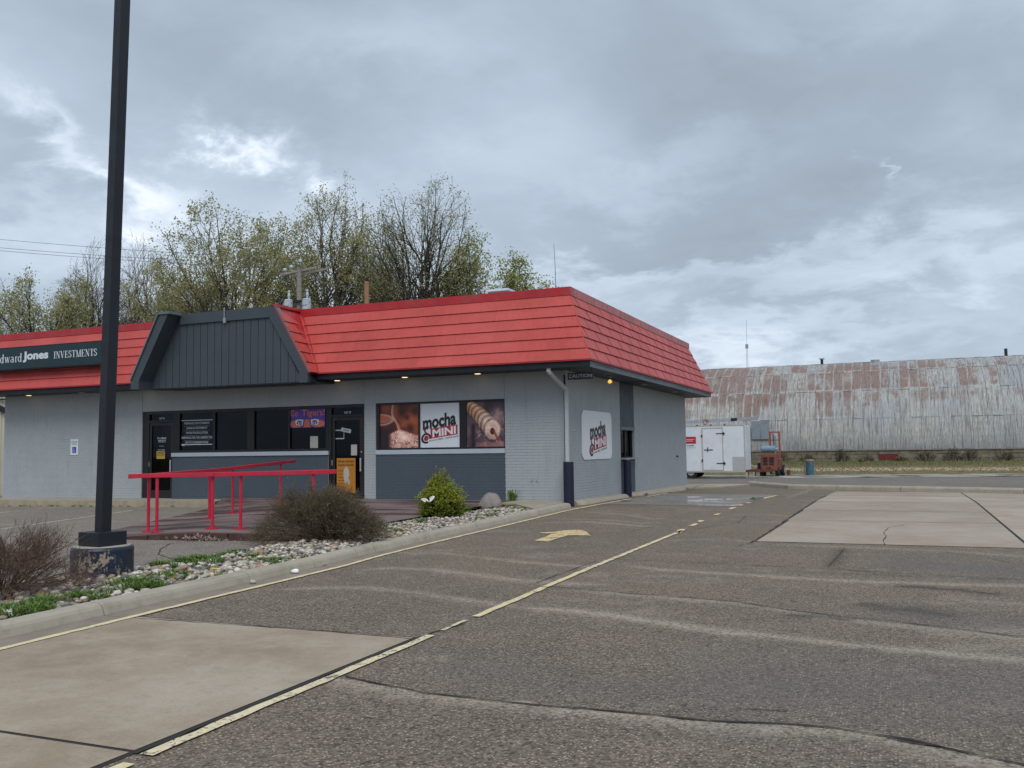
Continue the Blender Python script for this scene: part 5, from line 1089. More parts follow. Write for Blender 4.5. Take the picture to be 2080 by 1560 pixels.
# --- accessible parking sign on the wall
HS = tag(box('parking_sign', (-16.94, -.02, 1.44), (-16.61, -.008, 1.95), 'white_panel'), 'small accessible parking sign on the left grey brick wall', 'sign')
text('RESERVED', -16.91, -16.64, 1.84, 1.885, 'green_print', HS, -.021, .01); text('PARKING', -16.89, -16.66, 1.77, 1.815, 'green_print', HS, -.021, .01); printed(-16.86, -16.69, 1.50, 1.70, 'blue_print', HS, -.021)
mb = MB(); fy = -.0235
for i in range(14): a0, a1 = 2.3+i/14*4.4, 2.3+(i+1)/14*4.4; mb.poly([(-16.785+.05*math.cos(a0), fy, 1.57+.05*math.sin(a0)), (-16.785+.05*math.cos(a1), fy, 1.57+.05*math.sin(a1)), (-16.785+.037*math.cos(a1), fy, 1.57+.037*math.sin(a1)), (-16.785+.037*math.cos(a0), fy, 1.57+.037*math.sin(a0))])
mb.poly([(-16.79, fy, 1.58), (-16.775, fy, 1.58), (-16.785, fy, 1.66), (-16.80, fy, 1.66)]).poly([(-16.79, fy, 1.585), (-16.745, fy, 1.585), (-16.745, fy, 1.597), (-16.79, fy, 1.597)]).poly([(-16.75, fy, 1.535), (-16.738, fy, 1.54), (-16.742, fy, 1.59), (-16.755, fy, 1.59)]).lathe((-16.793, fy, 1.672), [(.0, -.01), (.012, 0), (0., .01)], 8)
mb.build('symbol', 'white_print', HS)

# ================================================================== STREET FURNITURE NEAR THE SHOP
def bollard(x, y, z, r, h, lab):
    t = thing('bollard', lab, 'bollard', (x, y, z), 'bollards guarding the side wall'); MB().lathe((x, y, z), [(r, 0), (r, h-.02), (r-.012, h)], 20).build('post', 'navy_paint', t, smooth=False)
    MB().lathe((x, y, z), [(r-.014, h), (r-.02, h+.006)], 20).build('concrete_cap', 'base_top', t); return t
bollard(.13, -.26, -.005, .13, 1.12, 'dark blue bollard at the front corner below the downspout'); bollard(.17, 4.98, -.05, .115, 1.13, 'dark blue bollard beside the serving window')

# handrails: round posts on flanges carrying a flat box rail
def rail(lab, posts, top, wdt=.11, thk=.075):
    p0 = posts[0]; t = thing('handrail', lab, 'handrail', (p0[0], p0[1], p0[2]), 'red handrails of the ramp')
    for i, (a, b) in enumerate(zip(top[:-1], top[1:])): 
        d = (Vector(b)-Vector(a)).normalized()*.002; MB().bar(Vector(a)+d, Vector(b)-d, wdt, thk).build('rail', 'rail_red', t, bevel=.006)
    A, B = Vector(top[0]), Vector(top[-1])
    for (x, y, z) in posts:
        q = (Vector((x, y, 0))-Vector((A.x, A.y, 0))).length/(Vector((B.x, B.y, 0))-Vector((A.x, A.y, 0))).length; zt = A.z+(B.z-A.z)*q-thk/2
        MB().tube([(x, y, z), (x, y, zt)], .0285, 14).build('post', 'rail_red', t); MB().box((x-.085, y-.085, z), (x+.085, y+.085, z+.014)).build('base_plate', 'rail_red', t)
        mb = MB(); [mb.tube([(x+sx*.06, y+sy*.06, z+.014), (x+sx*.06, y+sy*.06, z+.03)], .009, 6) for sx in (-1, 1) for sy in (-1, 1)]; mb.build('bolts', 'rail_red', t, 'stuff')
    return t
def rz(x, y): return rampz(x, y)+.002
fp = [(-4.50, -9.19), (-3.51, -8.90), (-2.99, -8.78), (-1.68, -8.48)]; bp = [(-4.90, -8.98), (-5.79, -6.35), (-6.24, -5.07), (-7.34, -1.85)]
rail('nearer red handrail running along the front edge of the ramp', [(x, y, rz(x, y)) for x, y in fp], [(-5.02, -9.32, 1.035), (-4.80, -9.265, 1.045), (-3.44, -8.92, 1.055), (-1.28, -8.38, 1.085)])
rail('farther red handrail rising away towards the shop doors', [(x, y, rz(x, y)) for x, y in bp], [(-4.83, -9.18, 1.035), (-6.0, -5.75, 1.07), (-7.72, -.75, 1.19)])

# light pole on its round painted footing
px_, py_ = -.70, -13.98; LPT = thing('light_pole', 'tall dark square light pole on a chipped round concrete footing', 'light pole', (px_, py_, .04))
MB().lathe((px_, py_, .0), [(.335, 0), (.335, .36), (.325, .385), (.30, .392)], 48).build('footing', 'chipped_paint', LPT); MB().lathe((px_, py_, .0), [(.305, .390), (.30, .398)], 40).build('footing_top', 'base_top', LPT)
def sq(mb, c0, c1, w0, w1, rot):
    P = []
    for c, w in ((c0, w0), (c1, w1)):
        for k in range(4): a = rot+PI/4+k*PI/2; P.append((c[0]+w/math.sqrt(2)*math.cos(a), c[1]+w/math.sqrt(2)*math.sin(a), c[2]))
    return mb.hexa(P)
ROT = math.radians(-7); sq(MB(), (px_, py_, .40), (px_, py_, .555), .365, .365, ROT).build('base_cover', 'pole_paint', LPT, bevel=.006)
rd = Vector((math.cos(CAM_YAW), -math.sin(CAM_YAW), 0)); tp = Vector((px_, py_, 9.2))+rd*.16; sq(MB(), (px_, py_, .54), tuple(tp), .128, .128, ROT).build('shaft', 'pole_paint', LPT, bevel=.006)
MB().bar(tp+Vector((0, 0, .02)), tp+Vector((.9, -.3, .1)), .06).build('arm', 'pole_paint', LPT); MB().bar(tp+Vector((.8, -.27, .1)), tp+Vector((1.35, -.45, .13)), .35, .14).build('lamp_head', 'pole_paint', LPT)

# ================================================================== SHRUBS
def bush(name, lab, cat, c, R, n0, depth, seed, m, lm=None, leafn=0, lsize=.02, rise=.5, tw=.006, L=.5, arch=.25, group=None, spread=.12, mtip=None, tipfrac=.0):
    rng = np.random.default_rng(seed); t = thing(name, lab, cat, c, group); P0 = []; P1 = []; R0 = []; R1 = []; tips = []
    def grow(p, d, l, r, lev):
        k = 4; q = p
        for i in range(k):
            d = d+rng.normal(size=3)*.10; d[2] += arch*.16*(1 if lev < 1 else -.2); d /= np.linalg.norm(d); e = q+d*l/k; e2 = (e-np.array(c))/np.array(R); th_ = math.atan2(e2[1], e2[0]); lim = (1+.16*math.sin(3*th_+seed)+.10*math.sin(7*th_+4*e2[2]+seed)+.12*math.sin(5*e2[2]+2*th_))**2
            if e2@e2 > lim*(.80+rng.exponential(.22)) or e[2] < c[2]-.02: return
            P0.append(q); P1.append(e); R0.append(r*(1-.6*i/k)); R1.append(r*(1-.6*(i+1)/k)); q = e
            if lev < depth and i > 0:
                for _ in range(2 if rng.random() < .75 else 1):
                    dd = d+rng.normal(size=3)*.5; dd /= np.linalg.norm(dd); grow(q, dd, l*.62, r*.55, lev+1)
        tips.append(q)
    for i in range(n0):
        a = rng.uniform(0, 2*PI); ph = rng.beta(1.3, 1.6)*PI/2*1.0; h = np.array([math.cos(a)*math.sin(ph)*R[0], math.sin(a)*math.sin(ph)*R[1], math.cos(ph)*R[2]*rise+.08]); ln = np.linalg.norm(h)
        b0 = np.array(c)+np.array([math.cos(a), math.sin(a), 0])*spread*rng.random(); grow(b0, h/ln, ln*rng.uniform(.55, .98), tw*2.0, 0)
    V, F = segs(P0, P1, R0, R1); arrays('branches', V, F, m, t, 'stuff')
    if mtip:
        T = np.array(tips); T = T[rng.random(len(T)) < tipfrac]; d = rng.normal(size=(len(T), 3))*.35+np.array([0, 0, 1]); d /= np.linalg.norm(d, axis=1, keepdims=True); V, F = segs(T, T+d*.06, np.full(len(T), .004), np.full(len(T), .002)); arrays('buds', V, F, mtip, t, 'stuff')
    if lm:
        idx = rng.integers(0, len(P1), leafn); C = np.array(P1)[idx]+rng.normal(size=(leafn, 3))*lsize*.8; V, F = leaves(C, lsize, rng); arrays('foliage', V, F, lm, t, 'stuff', np.repeat(np.clip(rng.random(leafn)*.8+.2*(C[:, 2]-c[2])/R[2], 0, 1), 4))
    return t
bush('bare_shrub', 'bare reddish-brown twiggy shrub at the left edge beside the pole footing', 'shrub', (-.50, -15.42, .06), (.98, .85, .60), 125, 3, 5, 'twig_brown', None, 0, rise=.8, tw=.0030, arch=.25, spread=.16, mtip='twig_red', tipfrac=.035)
bush('bare_shrub', 'wide dense brown leafless shrub in front of the ramp', 'shrub', (-.52, -9.85, .05), (1.08, .95, .80), 270, 3, 9, 'twig_grey', 'leaf_dry', 7000, .020, rise=.95, tw=.0040, arch=.15, spread=.25)
# golden juniper
rng = np.random.default_rng(4); jc = np.array((-.98, -5.05, .08)); JT = thing('juniper_bush', 'rounded yellow-green juniper bush among pale stones', 'bush', tuple(jc)); P0 = []; P1 = []; R0 = []; R1 = []; LC = []; LT = []
for i in range(620):
    a = rng.uniform(0, 2*PI); ph = rng.beta(1.5, 1.1)*PI*.56; d = np.array([math.cos(a)*math.sin(ph), math.sin(a)*math.sin(ph), math.cos(ph)]); ext = np.array([.52, .50, .74]); lump = 1+.12*math.sin(a*3+1)+.10*math.sin(a*7+ph*5)
    tip = jc+np.array([0, 0, .12])+d*ext*rng.uniform(.66, 1.06)*lump*(1-.16*abs(math.sin(2*ph)))*(.86 if d[2] < .1 else 1)+np.array([0, 0, .02]); tip[2] = max(tip[2], .12); q = jc+np.array([0, 0, .1]); mid = (q+tip)/2+rng.normal(size=3)*.03; P0 += [q, mid]; P1 += [mid, tip]; R0 += [.006, .004]; R1 += [.004, .002]
    for s in range(6):
        b0 = mid+(tip-mid)*rng.uniform(.2, 1.0); dd = d+rng.normal(size=3)*.55+np.array([0, 0, .25]); dd /= np.linalg.norm(dd); l = rng.uniform(.05, .12)
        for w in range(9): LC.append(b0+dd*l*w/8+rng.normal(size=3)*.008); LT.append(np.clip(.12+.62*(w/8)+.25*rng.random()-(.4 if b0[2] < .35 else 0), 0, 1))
V, F = segs(P0, P1, R0, R1); arrays('branches', V, F, 'twig_grey', JT, 'stuff'); LC = np.array(LC); V, F = leaves(LC, .030, rng, .6); arrays('foliage', V, F, 'leaf_juniper', JT, 'stuff', np.repeat(LT, 4))
P0 = []; P1 = []
for i in range(60):
    a = rng.uniform(0, 2*PI); b0 = jc+np.array([math.cos(a)*.15, math.sin(a)*.15, .62+.1*rng.random()])+np.array([-.06, 0, 0]); d = np.array([math.cos(a)*.35, math.sin(a)*.35, 1])+rng.normal(size=3)*.2; d /= np.linalg.norm(d); l = rng.uniform(.15, .34); m_ = b0+d*l*.5; e = b0+d*l+rng.normal(size=3)*.03; P0 += [b0, m_]; P1 += [m_, e]
V, F = segs(P0, P1, [.0028]*len(P0), [.0015]*len(P0)); arrays('dry_twigs', V, F, 'twig_grey', JT, 'stuff')
c0 = jc+np.array([-.02, -.50, .36]); mb = MB(); lw = random.Random(3)
for sx, rt in ((-.09, .5), (.08, -.6), (-.02, 1.3)):
    P = [(c0[0]+sx+(.055*math.cos(a+rt)*(1+.3*math.sin(3*a))), c0[1]+.01*math.sin(2*a), c0[2]+(.03 if sx > 0 else 0)+.040*math.sin(a)*(1.5 if sx > 0 else 1)) for a in [k/9*2*PI for k in range(9)]]; mb.prism(P, (0, .02, 0))
tag(mb.build('paper_litter', 'litter_white'), 'crumpled white scrap caught in the juniper bush', 'litter')

# ================================================================== TREES BEHIND THE SHOP
def tree(lab, px, ptop, wpx, y, m, lm, nleaf, seed, stems=7, lsize=.11, dens=1., zb=None, flat=1., lean=0., low=.22, thin=1., group='trees behind the shop'):
    """multi-stemmed tree whose crown tops out and spreads as given (px, wpx: place and width of the crown in photo points, y its distance)"""
    rng = np.random.default_rng(seed); T = on_y(px, ptop, y); H = T[2]+.2; x0 = T[0]; dist = math.hypot(x0-CAM[0], y-CAM[1]); half = wpx/2/FPX*dist*1.02; c = np.array([x0, y, -.2])
    t = thing('leafing_tree' if lm else 'bare_tree', lab, 'tree', tuple(c), group); Q0 = []; Q1 = []; S0 = []; S1 = []; P0 = []; P1 = []; R0 = []; R1 = []; tips = []
    cz = H*.62; ell_ = np.array([half, half*.8, H*.38]); fork = H*.40; ph1, ph2, ph3 = rng.uniform(0, 6, 3)
    def inside(p, k=1.):
        e = (p-np.array([x0, y, cz]))/ell_; a = math.atan2(e[2], e[0]); lim = 1+.10*math.sin(5*a+ph1)+.07*math.sin(9*a+ph2)+.05*math.sin(14*a+ph3+2*e[1]); return (e@e) < k*lim*lim
    def grow(p, d, l, r, lev, seg):
        q = p
        for i in range(seg):
            d = d+rng.normal(size=3)*(.05+.035*lev); d[2] += (.06, .10, .07, .05, .04)[lev]; d /= np.linalg.norm(d); e = q+d*l/seg
            if (lev > 0 or e[2] > cz) and not inside(e, .90+.35*rng.random()) and e[2] > H*low:
                tips.append(q); return
            ra, rb = r*(1-.85*i/seg), r*(1-.85*(i+1)/seg); (Q0 if lev < 2 else P0).append(q); (Q1 if lev < 2 else P1).append(e); (S0 if lev < 2 else R0).append(ra); (S1 if lev < 2 else R1).append(rb); q = e
            if lev < 4 and i >= 1:
                for _ in range(int((1.5, 1.6, 1.5, 1.2)[lev]*dens+rng.random())):
                    ax = rng.normal(size=3); ax += .45*np.array([q[0]-x0, q[1]-y, 0])/max(.5, math.hypot(q[0]-x0, q[1]-y)); ax -= d*(ax@d); ax /= np.linalg.norm(ax); sp = (.50, .52, .58, .62)[lev]*rng.uniform(.7, 1.2); dd = d*math.cos(sp)+ax*math.sin(sp); dd /= np.linalg.norm(dd); grow(q, dd, l*(.46, .50, .50, .52)[lev]*rng.uniform(.7, 1.25), max(ra, rb)*.62, lev+1, max(2, seg-1))
        tips.append(q)
    nl = int(stems*2.8)
    for s in range(2 if lm else 1):
        q = c+np.array([(s-.5)*.5, 0, 0]); e_ = c+np.array([(s-.5)*1.2, .2*s, fork*.5]); f_ = c+np.array([(s-.5)*.6, 0, fork+.3]); Q0 += [q, e_]; Q1 += [e_, f_]; S0 += [H*.018*thin, H*.016*thin]; S1 += [H*.016*thin, H*.011*thin]
    for s in range(nl):
        a = math.radians(-12+204*(s+rng.uniform(.15, .85))/nl); dp = rng.uniform(-.75, .75); lim = (1+.10*math.sin(5*a+ph1)+.07*math.sin(9*a+ph2))*math.sqrt(1-dp*dp*.55)*rng.uniform(.86, 1.0)
        tgt = np.array([x0+ell_[0]*math.cos(a)*lim, y+ell_[1]*dp, cz+ell_[2]*math.sin(a)*lim]); b0 = c+np.array([math.cos(a)*.4, dp*.4, fork*rng.uniform(.72, 1.12)]); ctl = b0+np.array([(tgt[0]-b0[0])*.42, (tgt[1]-b0[1])*.4, (tgt[2]-b0[2])*.5+H*.045*rng.uniform(.2, 1)])
        npt = 12; r0 = H*.0065*thin*rng.uniform(.6, 1.3); prev = b0; k = rng.normal(size=3)*.012*H; LL = np.linalg.norm(tgt-b0)
        for i in range(1, npt+1):
            t_ = i/npt; p = b0*(1-t_)**2+ctl*2*t_*(1-t_)+tgt*t_*t_+k*math.sin(t_*9+s)+rng.normal(size=3)*.05; ra, rb = r0*(1-.9*(i-1)/npt), r0*(1-.9*i/npt)
            Q0.append(prev); Q1.append(p); S0.append(ra); S1.append(rb); d = (p-prev)/np.linalg.norm(p-prev); prev = p
            if t_ > .22:
                for _ in range(int(1.7*dens+rng.random())):
                    ax = rng.normal(size=3); ax += .3*np.array([p[0]-x0, p[1]-y, 0])/max(.5, abs(p[0]-x0)); ax -= d*(ax@d); ax /= np.linalg.norm(ax); sp = rng.uniform(.35, .75); dd = d*math.cos(sp)+ax*math.sin(sp); grow(p, dd, LL*.27*(1.25-.6*t_)*rng.uniform(.7, 1.2), rb*.65, 2, 4)
        tips.append(prev)
    V, F = segs(Q0, Q1, S0, S1, 5); arrays('trunk', V, F, m, t)
    V, F = segs(P0, P1, np.maximum(R0, .010), np.maximum(R1, .007)); arrays('branches', V, F, m, t, 'stuff')
    if lm:
        TT = np.array(tips); idx = rng.integers(0, len(TT), nleaf); C = TT[idx]+rng.normal(size=(nleaf, 3))*.20; C = C[C[:, 2] > H*.2]; V, F = leaves(C, lsize, rng); arrays('crown', V, F, lm, t, 'stuff', np.repeat(rng.random(len(C))**.8, 4))
    return t
tree('wide pale green leafing tree, left of the utility pole', 480, 434, 400, 33, 'bark_pale', 'leaf_spring', 30000, 31, stems=10, lsize=.17, flat=1.5, dens=.85)
tree('tall leafing tree just right of the utility pole', 672, 403, 260, 35, 'bark_pale', 'leaf_spring', 19000, 32, stems=9, lsize=.15, dens=.85)
tree('tallest nearly bare tree, second from the right of the row', 862, 380, 270, 34, 'bark', 'leaf_spring', 9000, 33, stems=9, lsize=.13, thin=1.1, dens=.88)
tree('low bright green tree at the right end of the row', 978, 505, 290, 38, 'bark', 'leaf_green', 30000, 34, stems=9, lsize=.16, flat=1.3, dens=.8)
tree('low spreading green tree behind the left end of the shop', 85, 562, 250, 36, 'bark', 'leaf_spring', 15000, 35, stems=8, lsize=.19, flat=1.5, low=.3, dens=.85)
tree('bare purplish tree half hidden by the light pole', 195, 508, 160, 42, 'twig_purple', None, 0, 36, stems=8, thin=.8)
tree('bare fine-branched tree just right of the light pole', 300, 497, 175, 40, 'twig_purple', None, 0, 37, stems=8, thin=.8)
tree('faint bare tree top at the left edge of the view', -8, 560, 70, 60, 'twig_purple', None, 0, 38, stems=4, thin=.8)
tree('small dull green tree between the pole and the dark gable', 262, 590, 170, 44, 'bark', 'leaf_green', 9000, 39, stems=7, lsize=.14, thin=.7)
tree('dark slender tree between the two tallest crowns', 765, 450, 170, 40, 'bark', 'leaf_spring', 11000, 40, stems=7, lsize=.13)
tree('drooping leafing tree behind the dark gable', 405, 545, 180, 37, 'bark_pale', 'leaf_spring', 13000, 41, stems=8, lsize=.14, flat=1.4, thin=.7)

# ================================================================== POWER LINES
UY = 24.; ut = on_y(608, 543, UY); ux = ut[0]; zt = ut[2]; UP = thing('utility_pole', 'grey wooden utility pole with crossarms and two transformer cans', 'utility pole', (ux, UY, -.2))
MB().lathe((ux, UY, -.2), [(.19, 0), (.15, zt+.2)], 12).build('pole', 'wood_pole', UP)
c1, c2 = on_y(576, 560, UY-.2), on_y(622, 540, UY-.2); MB().bar((c1[0], UY-.55, c1[2]), (c2[0]+.3, UY+.45, c2[2]), .11, .13).build('crossarm', 'wood_pole', UP); MB().bar((c1[0]+.35, UY+.1, c1[2]-.05), (c2[0]+.75, UY+1.0, c2[2]-.02), .11, .13).build('crossarm', 'wood_pole', UP)
INS = []
for px, py in ((579, 547), (592, 541), (610, 529)): p = on_y(px, py, UY-.3); INS.append(p); MB().lathe((p[0], p[1], p[2]-.28), [(.02, 0), (.03, .14), (.11, .17), (.13, .25), (.09, .33), (.02, .36)], 12).build('insulator', 'porcelain', UP)
for px, ztop in ((586, 609), (623, 607)):
    p = on_y(px, ztop, UY-.35); cn = MB().lathe((p[0], p[1], p[2]-.95), [(.25, 0), (.27, .05), (.27, .88), (.28, .90), (.22, .96)], 18).build('transformer', 'transformer', UP, smooth=False)
    MB().lathe((p[0]+.04, p[1], p[2]), [(.05, 0), (.07, .1), (.10, .25), (.06, .42), (.09, .5), (.03, .58)], 10).build('bushing', 'porcelain', cn); MB().tube([(p[0]-.26, p[1]-.1, p[2]-.3), (p[0]-.1, p[1]-.27, p[2]-.42), (p[0]+.12, p[1]-.26, p[2]-.42), (p[0]+.27, p[1]-.05, p[2]-.2)], .018, 5).build('cable', 'wire', cn)
MB().box((ux-.55, UY-.3, on_y(607, 614, UY)[2]-.05), (ux+.5, UY-.15, on_y(607, 614, UY)[2]+.08)).build('bracket', 'fascia_navy', UP)
p = on_y(745, 572, 25.); NP = thing('utility_pole', 'short newer brown wooden pole in front of the trees', 'utility pole', (p[0], 25, -.2)); MB().lathe((p[0], 25, -.2), [(.17, 0), (.14, p[2]+.2)], 12).build('pole', 'wood_pole_new', NP); MB().lathe((p[0], 25, p[2]), [(.05, 0), (.09, .08), (.1, .2), (.03, .26)], 10).build('insulator', 'fascia_navy', NP); NPT = p
def cable(lab, a, b, sag, r=.014, grp='overhead wires'):
    a, b = Vector(a), Vector(b); P = [a.lerp(b, t/12)-Vector((0, 0, sag*4*(t/12)*(1-t/12))) for t in range(13)]; tag(MB().tube(P, r, 5).build('overhead_wire', 'wire'), lab, 'wire', grp)
for (q, lab), ins in zip((((0, 480), 'upper of the three wires in the left sky'), ((0, 497), 'middle of the three wires in the left sky'), ((0, 503), 'lowest of the three wires in the left sky')), (INS[2], INS[1], INS[0])):
    a = on_y(q[0], q[1], UY-.3); b = Vector(ins)+Vector((0, 0, .05)); d = Vector(a)-b; cable(lab, Vector(a)+d*.5, b, .25)
cable('slack wire between the grey utility pole and the brown pole', (ux+.2, UY, on_y(620, 553, UY)[2]), (NPT[0], 25, on_y(740, 583, 25)[2]), .35, .016)

# ================================================================== QUONSET BARN
BY, BR_, BZ0 = 50., 6.95, 1.12; SW = .66; XL_, XR_ = -22.44, 24.42; YC = BY+BR_
BN2 = thing('quonset_barn', 'long rusty corrugated metal arch barn on a low block foundation', 'barn', (0, BY, .1))
ARC = 2.42/BR_
def sheet_geo(x0, w, row, off, j=0.):
    nx, nz = 14, 5; V = []; F = []; UV = []
    a0, a1 = ARC*row-(.012 if row else 0), ARC*(row+1)
    for k in range(nz+1):
        a = a0+(a1-a0)*k/nz; rr = BR_+off+(.0 if k else .012)
        for i in range(nx+1):
            rc = rr+(.013 if i % 2 else -.013); V.append((x0+w*i/nx, YC-rc*math.cos(a), BZ0+rc*math.sin(a))); UV.append((i/nx, k/nz))
    for k in range(nz):
        for i in range(nx): F.append((k*(nx+1)+i, k*(nx+1)+i+1, (k+1)*(nx+1)+i+1, (k+1)*(nx+1)+i))
    return V, F, UV
SM = []
for row in range(5):
    V, F, UV = sheet_geo(0, SW-.008, row, 0.); me = bpy.data.meshes.new('metal_sheet'); me.from_pydata([(x, y-BY, z-.1) for x, y, z in V], [], F); uv = me.uv_layers.new(name='UVMap')
    for l in me.loops: uv.data[l.index].uv = UV[l.vertex_index]
    me.materials.append(MATS['weathered_sheet']); SM.append(me)
rest = []
for i in range(int(round((XR_-XL_)/SW))):
    x = XL_+i*SW
    for row in range(5):
        if -9.3 < x < 16.6:
            o = bpy.data.objects.new('metal_sheet', SM[row]); COL.objects.link(o); o.parent = BN2; o.location = (x+random.uniform(-.008, .008), random.uniform(-.02, .01)+(.012 if (i+row) % 2 else 0), random.uniform(-.012, .012))
        else: rest.append((x, row))
V = []; F = []; U = []; T = []
for x, row in rest:
    v, f, u = sheet_geo(x, SW-.008, row, 0); k = len(V); V += v; F += [tuple(a+k for a in q) for q in f]; U += u; T += [random.random()]*len(v)
me = bpy.data.meshes.new('roof_sheeting'); me.from_pydata([(x, y-BY, z-.1) for x, y, z in V], [], F); uv = me.uv_layers.new(name='UVMap'); uv.data.foreach_set('uv', np.array([U[l.vertex_index] for l in me.loops], np.float32).ravel()); a = me.attributes.new('tone', 'FLOAT', 'POINT'); a.data.foreach_set('value', T)
link('roof_sheeting', me, 'weathered_sheet', BN2, 'stuff')
mb = MB(); arcp = [(YC-(BR_-.05)*math.cos(a), BZ0+(BR_-.05)*math.sin(a)) for a in np.linspace(0, PI, 33)]
for x in (XL_+.05, XR_-.05): mb.prism([(x, y, z) for y, z in arcp], (.05, 0, 0))
for (a, b), (c, d) in zip(arcp[:-1], arcp[1:]): mb.hexa([(XL_+.05, a, b), (XR_-.05, a, b), (XR_-.05, c, d), (XL_+.05, c, d), (XL_+.05, a, b-.04), (XR_-.05, a, b-.04), (XR_-.05, c, d-.04), (XL_+.05, c, d-.04)])
mb.build('end_wall', 'galv', BN2)
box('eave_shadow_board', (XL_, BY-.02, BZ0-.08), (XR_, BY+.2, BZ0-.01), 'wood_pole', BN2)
# block foundation: individual blocks where the picture shows them
FM = []; r = random.Random(5); FB = []
for k in range(5):
    w, h = (.78, .62, .9, .7, .55)[k], .30; x = MB().box((0, 0, 0), (w-.02, .3, h-.02)); me = bpy.data.meshes.new('foundation_block'); me.from_pydata([(a+r.uniform(-.012, .012), b+r.uniform(-.012, .012), c+r.uniform(-.012, .012)) for a, b, c in x.v], [], x.f); me.materials.append(MATS['foundation']); FM.append((w, me))
box('foundation_core', (XL_, BY+.12, -.3), (XR_, BY+.4, BZ0-.08), 'stone_joint', BN2)
for c in range(4):
    x = -6+r.random()*.5
    while x < 16.5:
        w, me = FM[r.randrange(5)]; o = bpy.data.objects.new('foundation_block', me); COL.objects.link(o); o.parent = BN2; o.location = (x, .03+r.uniform(0, .04), -.1-.12+.30*c+.0); x += w
box('sheet_patch', (-2.62, BY-.09, 1.98), (-1.98, BY-.03, 3.36), 'patch_grey', BN2); box('sheet_patch', (-1.96, BY-.085, 1.98), (-1.30, BY-.03, 3.36), 'patch_grey', BN2)
for o in BN2.children:
    if o.name.startswith('sheet_patch'): o.rotation_euler = (0, 0, 0)
box('hatch', (6.34, BY-.06, .12), (7.63, BY+.02, .78), 'red_board', BN2)
for px, p0, p1, rr, mm, cap in ((1670, 748, 730, .11, 'black_print', 1), (1778, 743, 731, .33, 'galv', 0), (2044, 730, 708, .11, 'black_print', 0)):
    a, b = on_y(px, p0, BY+5.8), on_y(px, p1, BY+5.8); MB().tube([(a[0], a[1], a[2]-.5), (a[0], b[1], b[2])], rr, 12).build('chimney_pipe' if rr < .2 else 'roof_vent', mm, BN2)
    if cap: MB().lathe((a[0], b[1], b[2]), [(.2, 0), (.2, .08)], 12).build('pipe_cap', 'galv', BN2)
SHL = ['small dark shrub left of the dark red hatch on the barn foundation', 'tall dark shrub right of the red hatch, tangled and wide', 'tallest shrub of the barn foundation, towards the right', 'shrub just right of the tallest one on the barn foundation',
       'last scrubby shrub at the right edge of the barn foundation', 'low shrub behind the blue barrel on the barn foundation', 'low scrub touching the left side of the red hatch', 'shrub on the foundation directly right of the forklift', 'lowest scrub just right of the dark red hatch']
bush_pts = [(1398, .9), (1708, 1.05), (1880, .9), (1935, 1.2), (1968, 1.0), (2040, .8), (1640, .7), (1760, .6), (1590, .8), (1830, .5)]
for i, (px, h) in enumerate(bush_pts[1:]):
    x = on_y(px, 925, BY-.9)[0]; bush('foundation_shrub', SHL[i], 'shrub', (x, BY-.9, gz(x, BY-.9)-.03), (.75, .5, h), 26, 2, 100+i, 'bark', 'leaf_dry', 500, .06, rise=1., tw=.010, spread=.3, group='scrubby shrubs along the barn foundation')
rg = np.random.default_rng(77); PT = []; 
P = []; F = []; T = []
for i in range(5200):
    x = rg.uniform(-9, 17); y = BY-.2-abs(rg.normal())*2.2 if i < 2400 else rg.uniform(34.5, 49); h = rg.uniform(.08, .3) if i < 2400 else rg.uniform(.03, .10)
    k = len(P); z = gz(x, y)-.03; w = .05; dx = rg.normal()*.1; P += [(x-w, y, z), (x+w, y, z), (x+dx+.01, y+.03, z+h), (x+dx-.01, y+.03, z+h)]; F.append((k, k+1, k+2, k+3)); T += [rg.random()]*4
arrays('grass', P, F, 'leaf_dry', None, 'stuff', T)
P = []; F = []; T = []
for i in range(3500):
    x = rg.uniform(-9, 17); y = BY-.1-abs(rg.normal())*1.5; h = rg.uniform(.06, .25); k = len(P); z = gz(x, y)-.03; w = .04; dx = rg.normal()*.1; P += [(x-w, y, z), (x+w, y, z), (x+dx+.01, y+.03, z+h), (x+dx-.01, y+.03, z+h)]; F.append((k, k+1, k+2, k+3)); T += [rg.random()]*4
arrays('grass', P, F, 'leaf_weed', None, 'stuff', T)

# ================================================================== TRAILER
TY = 25.6; X0, X1 = -5.2, .52; TR = thing('cargo_trailer', 'white enclosed cargo trailer with a side door and ladders on top', 'trailer', (X0, TY, -.17))
MB().prism([(X0, TY, .22), (X1, TY, .20), (X1, TY, 2.53), (X0, TY, 2.50)], (0, 2.0, 0)).build('body', 'trailer_white', TR, bevel=.02)
box('trim', (X0, TY-.012, 2.50), (X1, TY+.01, 2.56), 'trailer_trim', TR); box('trim', (X0, TY-.02, .14), (X1, TY+.02, .225), 'trailer_trim', TR); box('corner_trim', (X1-.03, TY-.015, .22), (X1+.015, TY+.02, 2.52), 'trailer_trim', TR)
dr = box('door', (-1.58, TY-.022, .27), (-.60, TY-.002, 2.37), 'trailer_white', TR)
mb = MB(); 
for q in ((-1.64, -1.58, .22, 2.43), (-.60, -.55, .22, 2.43), (-1.58, -.60, 2.372, 2.43), (-1.58, -.60, .22, .268)): mb.box((q[0], TY-.03, q[2]), (q[1], TY-.001, q[3]))
mb.build('door_frame', 'trailer_trim', TR)
for z in (2.10, .58): box('hinge', (-.90, TY-.04, z), (-.45, TY-.023, z+.04), 'black_print', dr); box('hinge', (-.56, TY-.045, z-.05), (-.49, TY-.031, z+.09), 'black_print', dr)
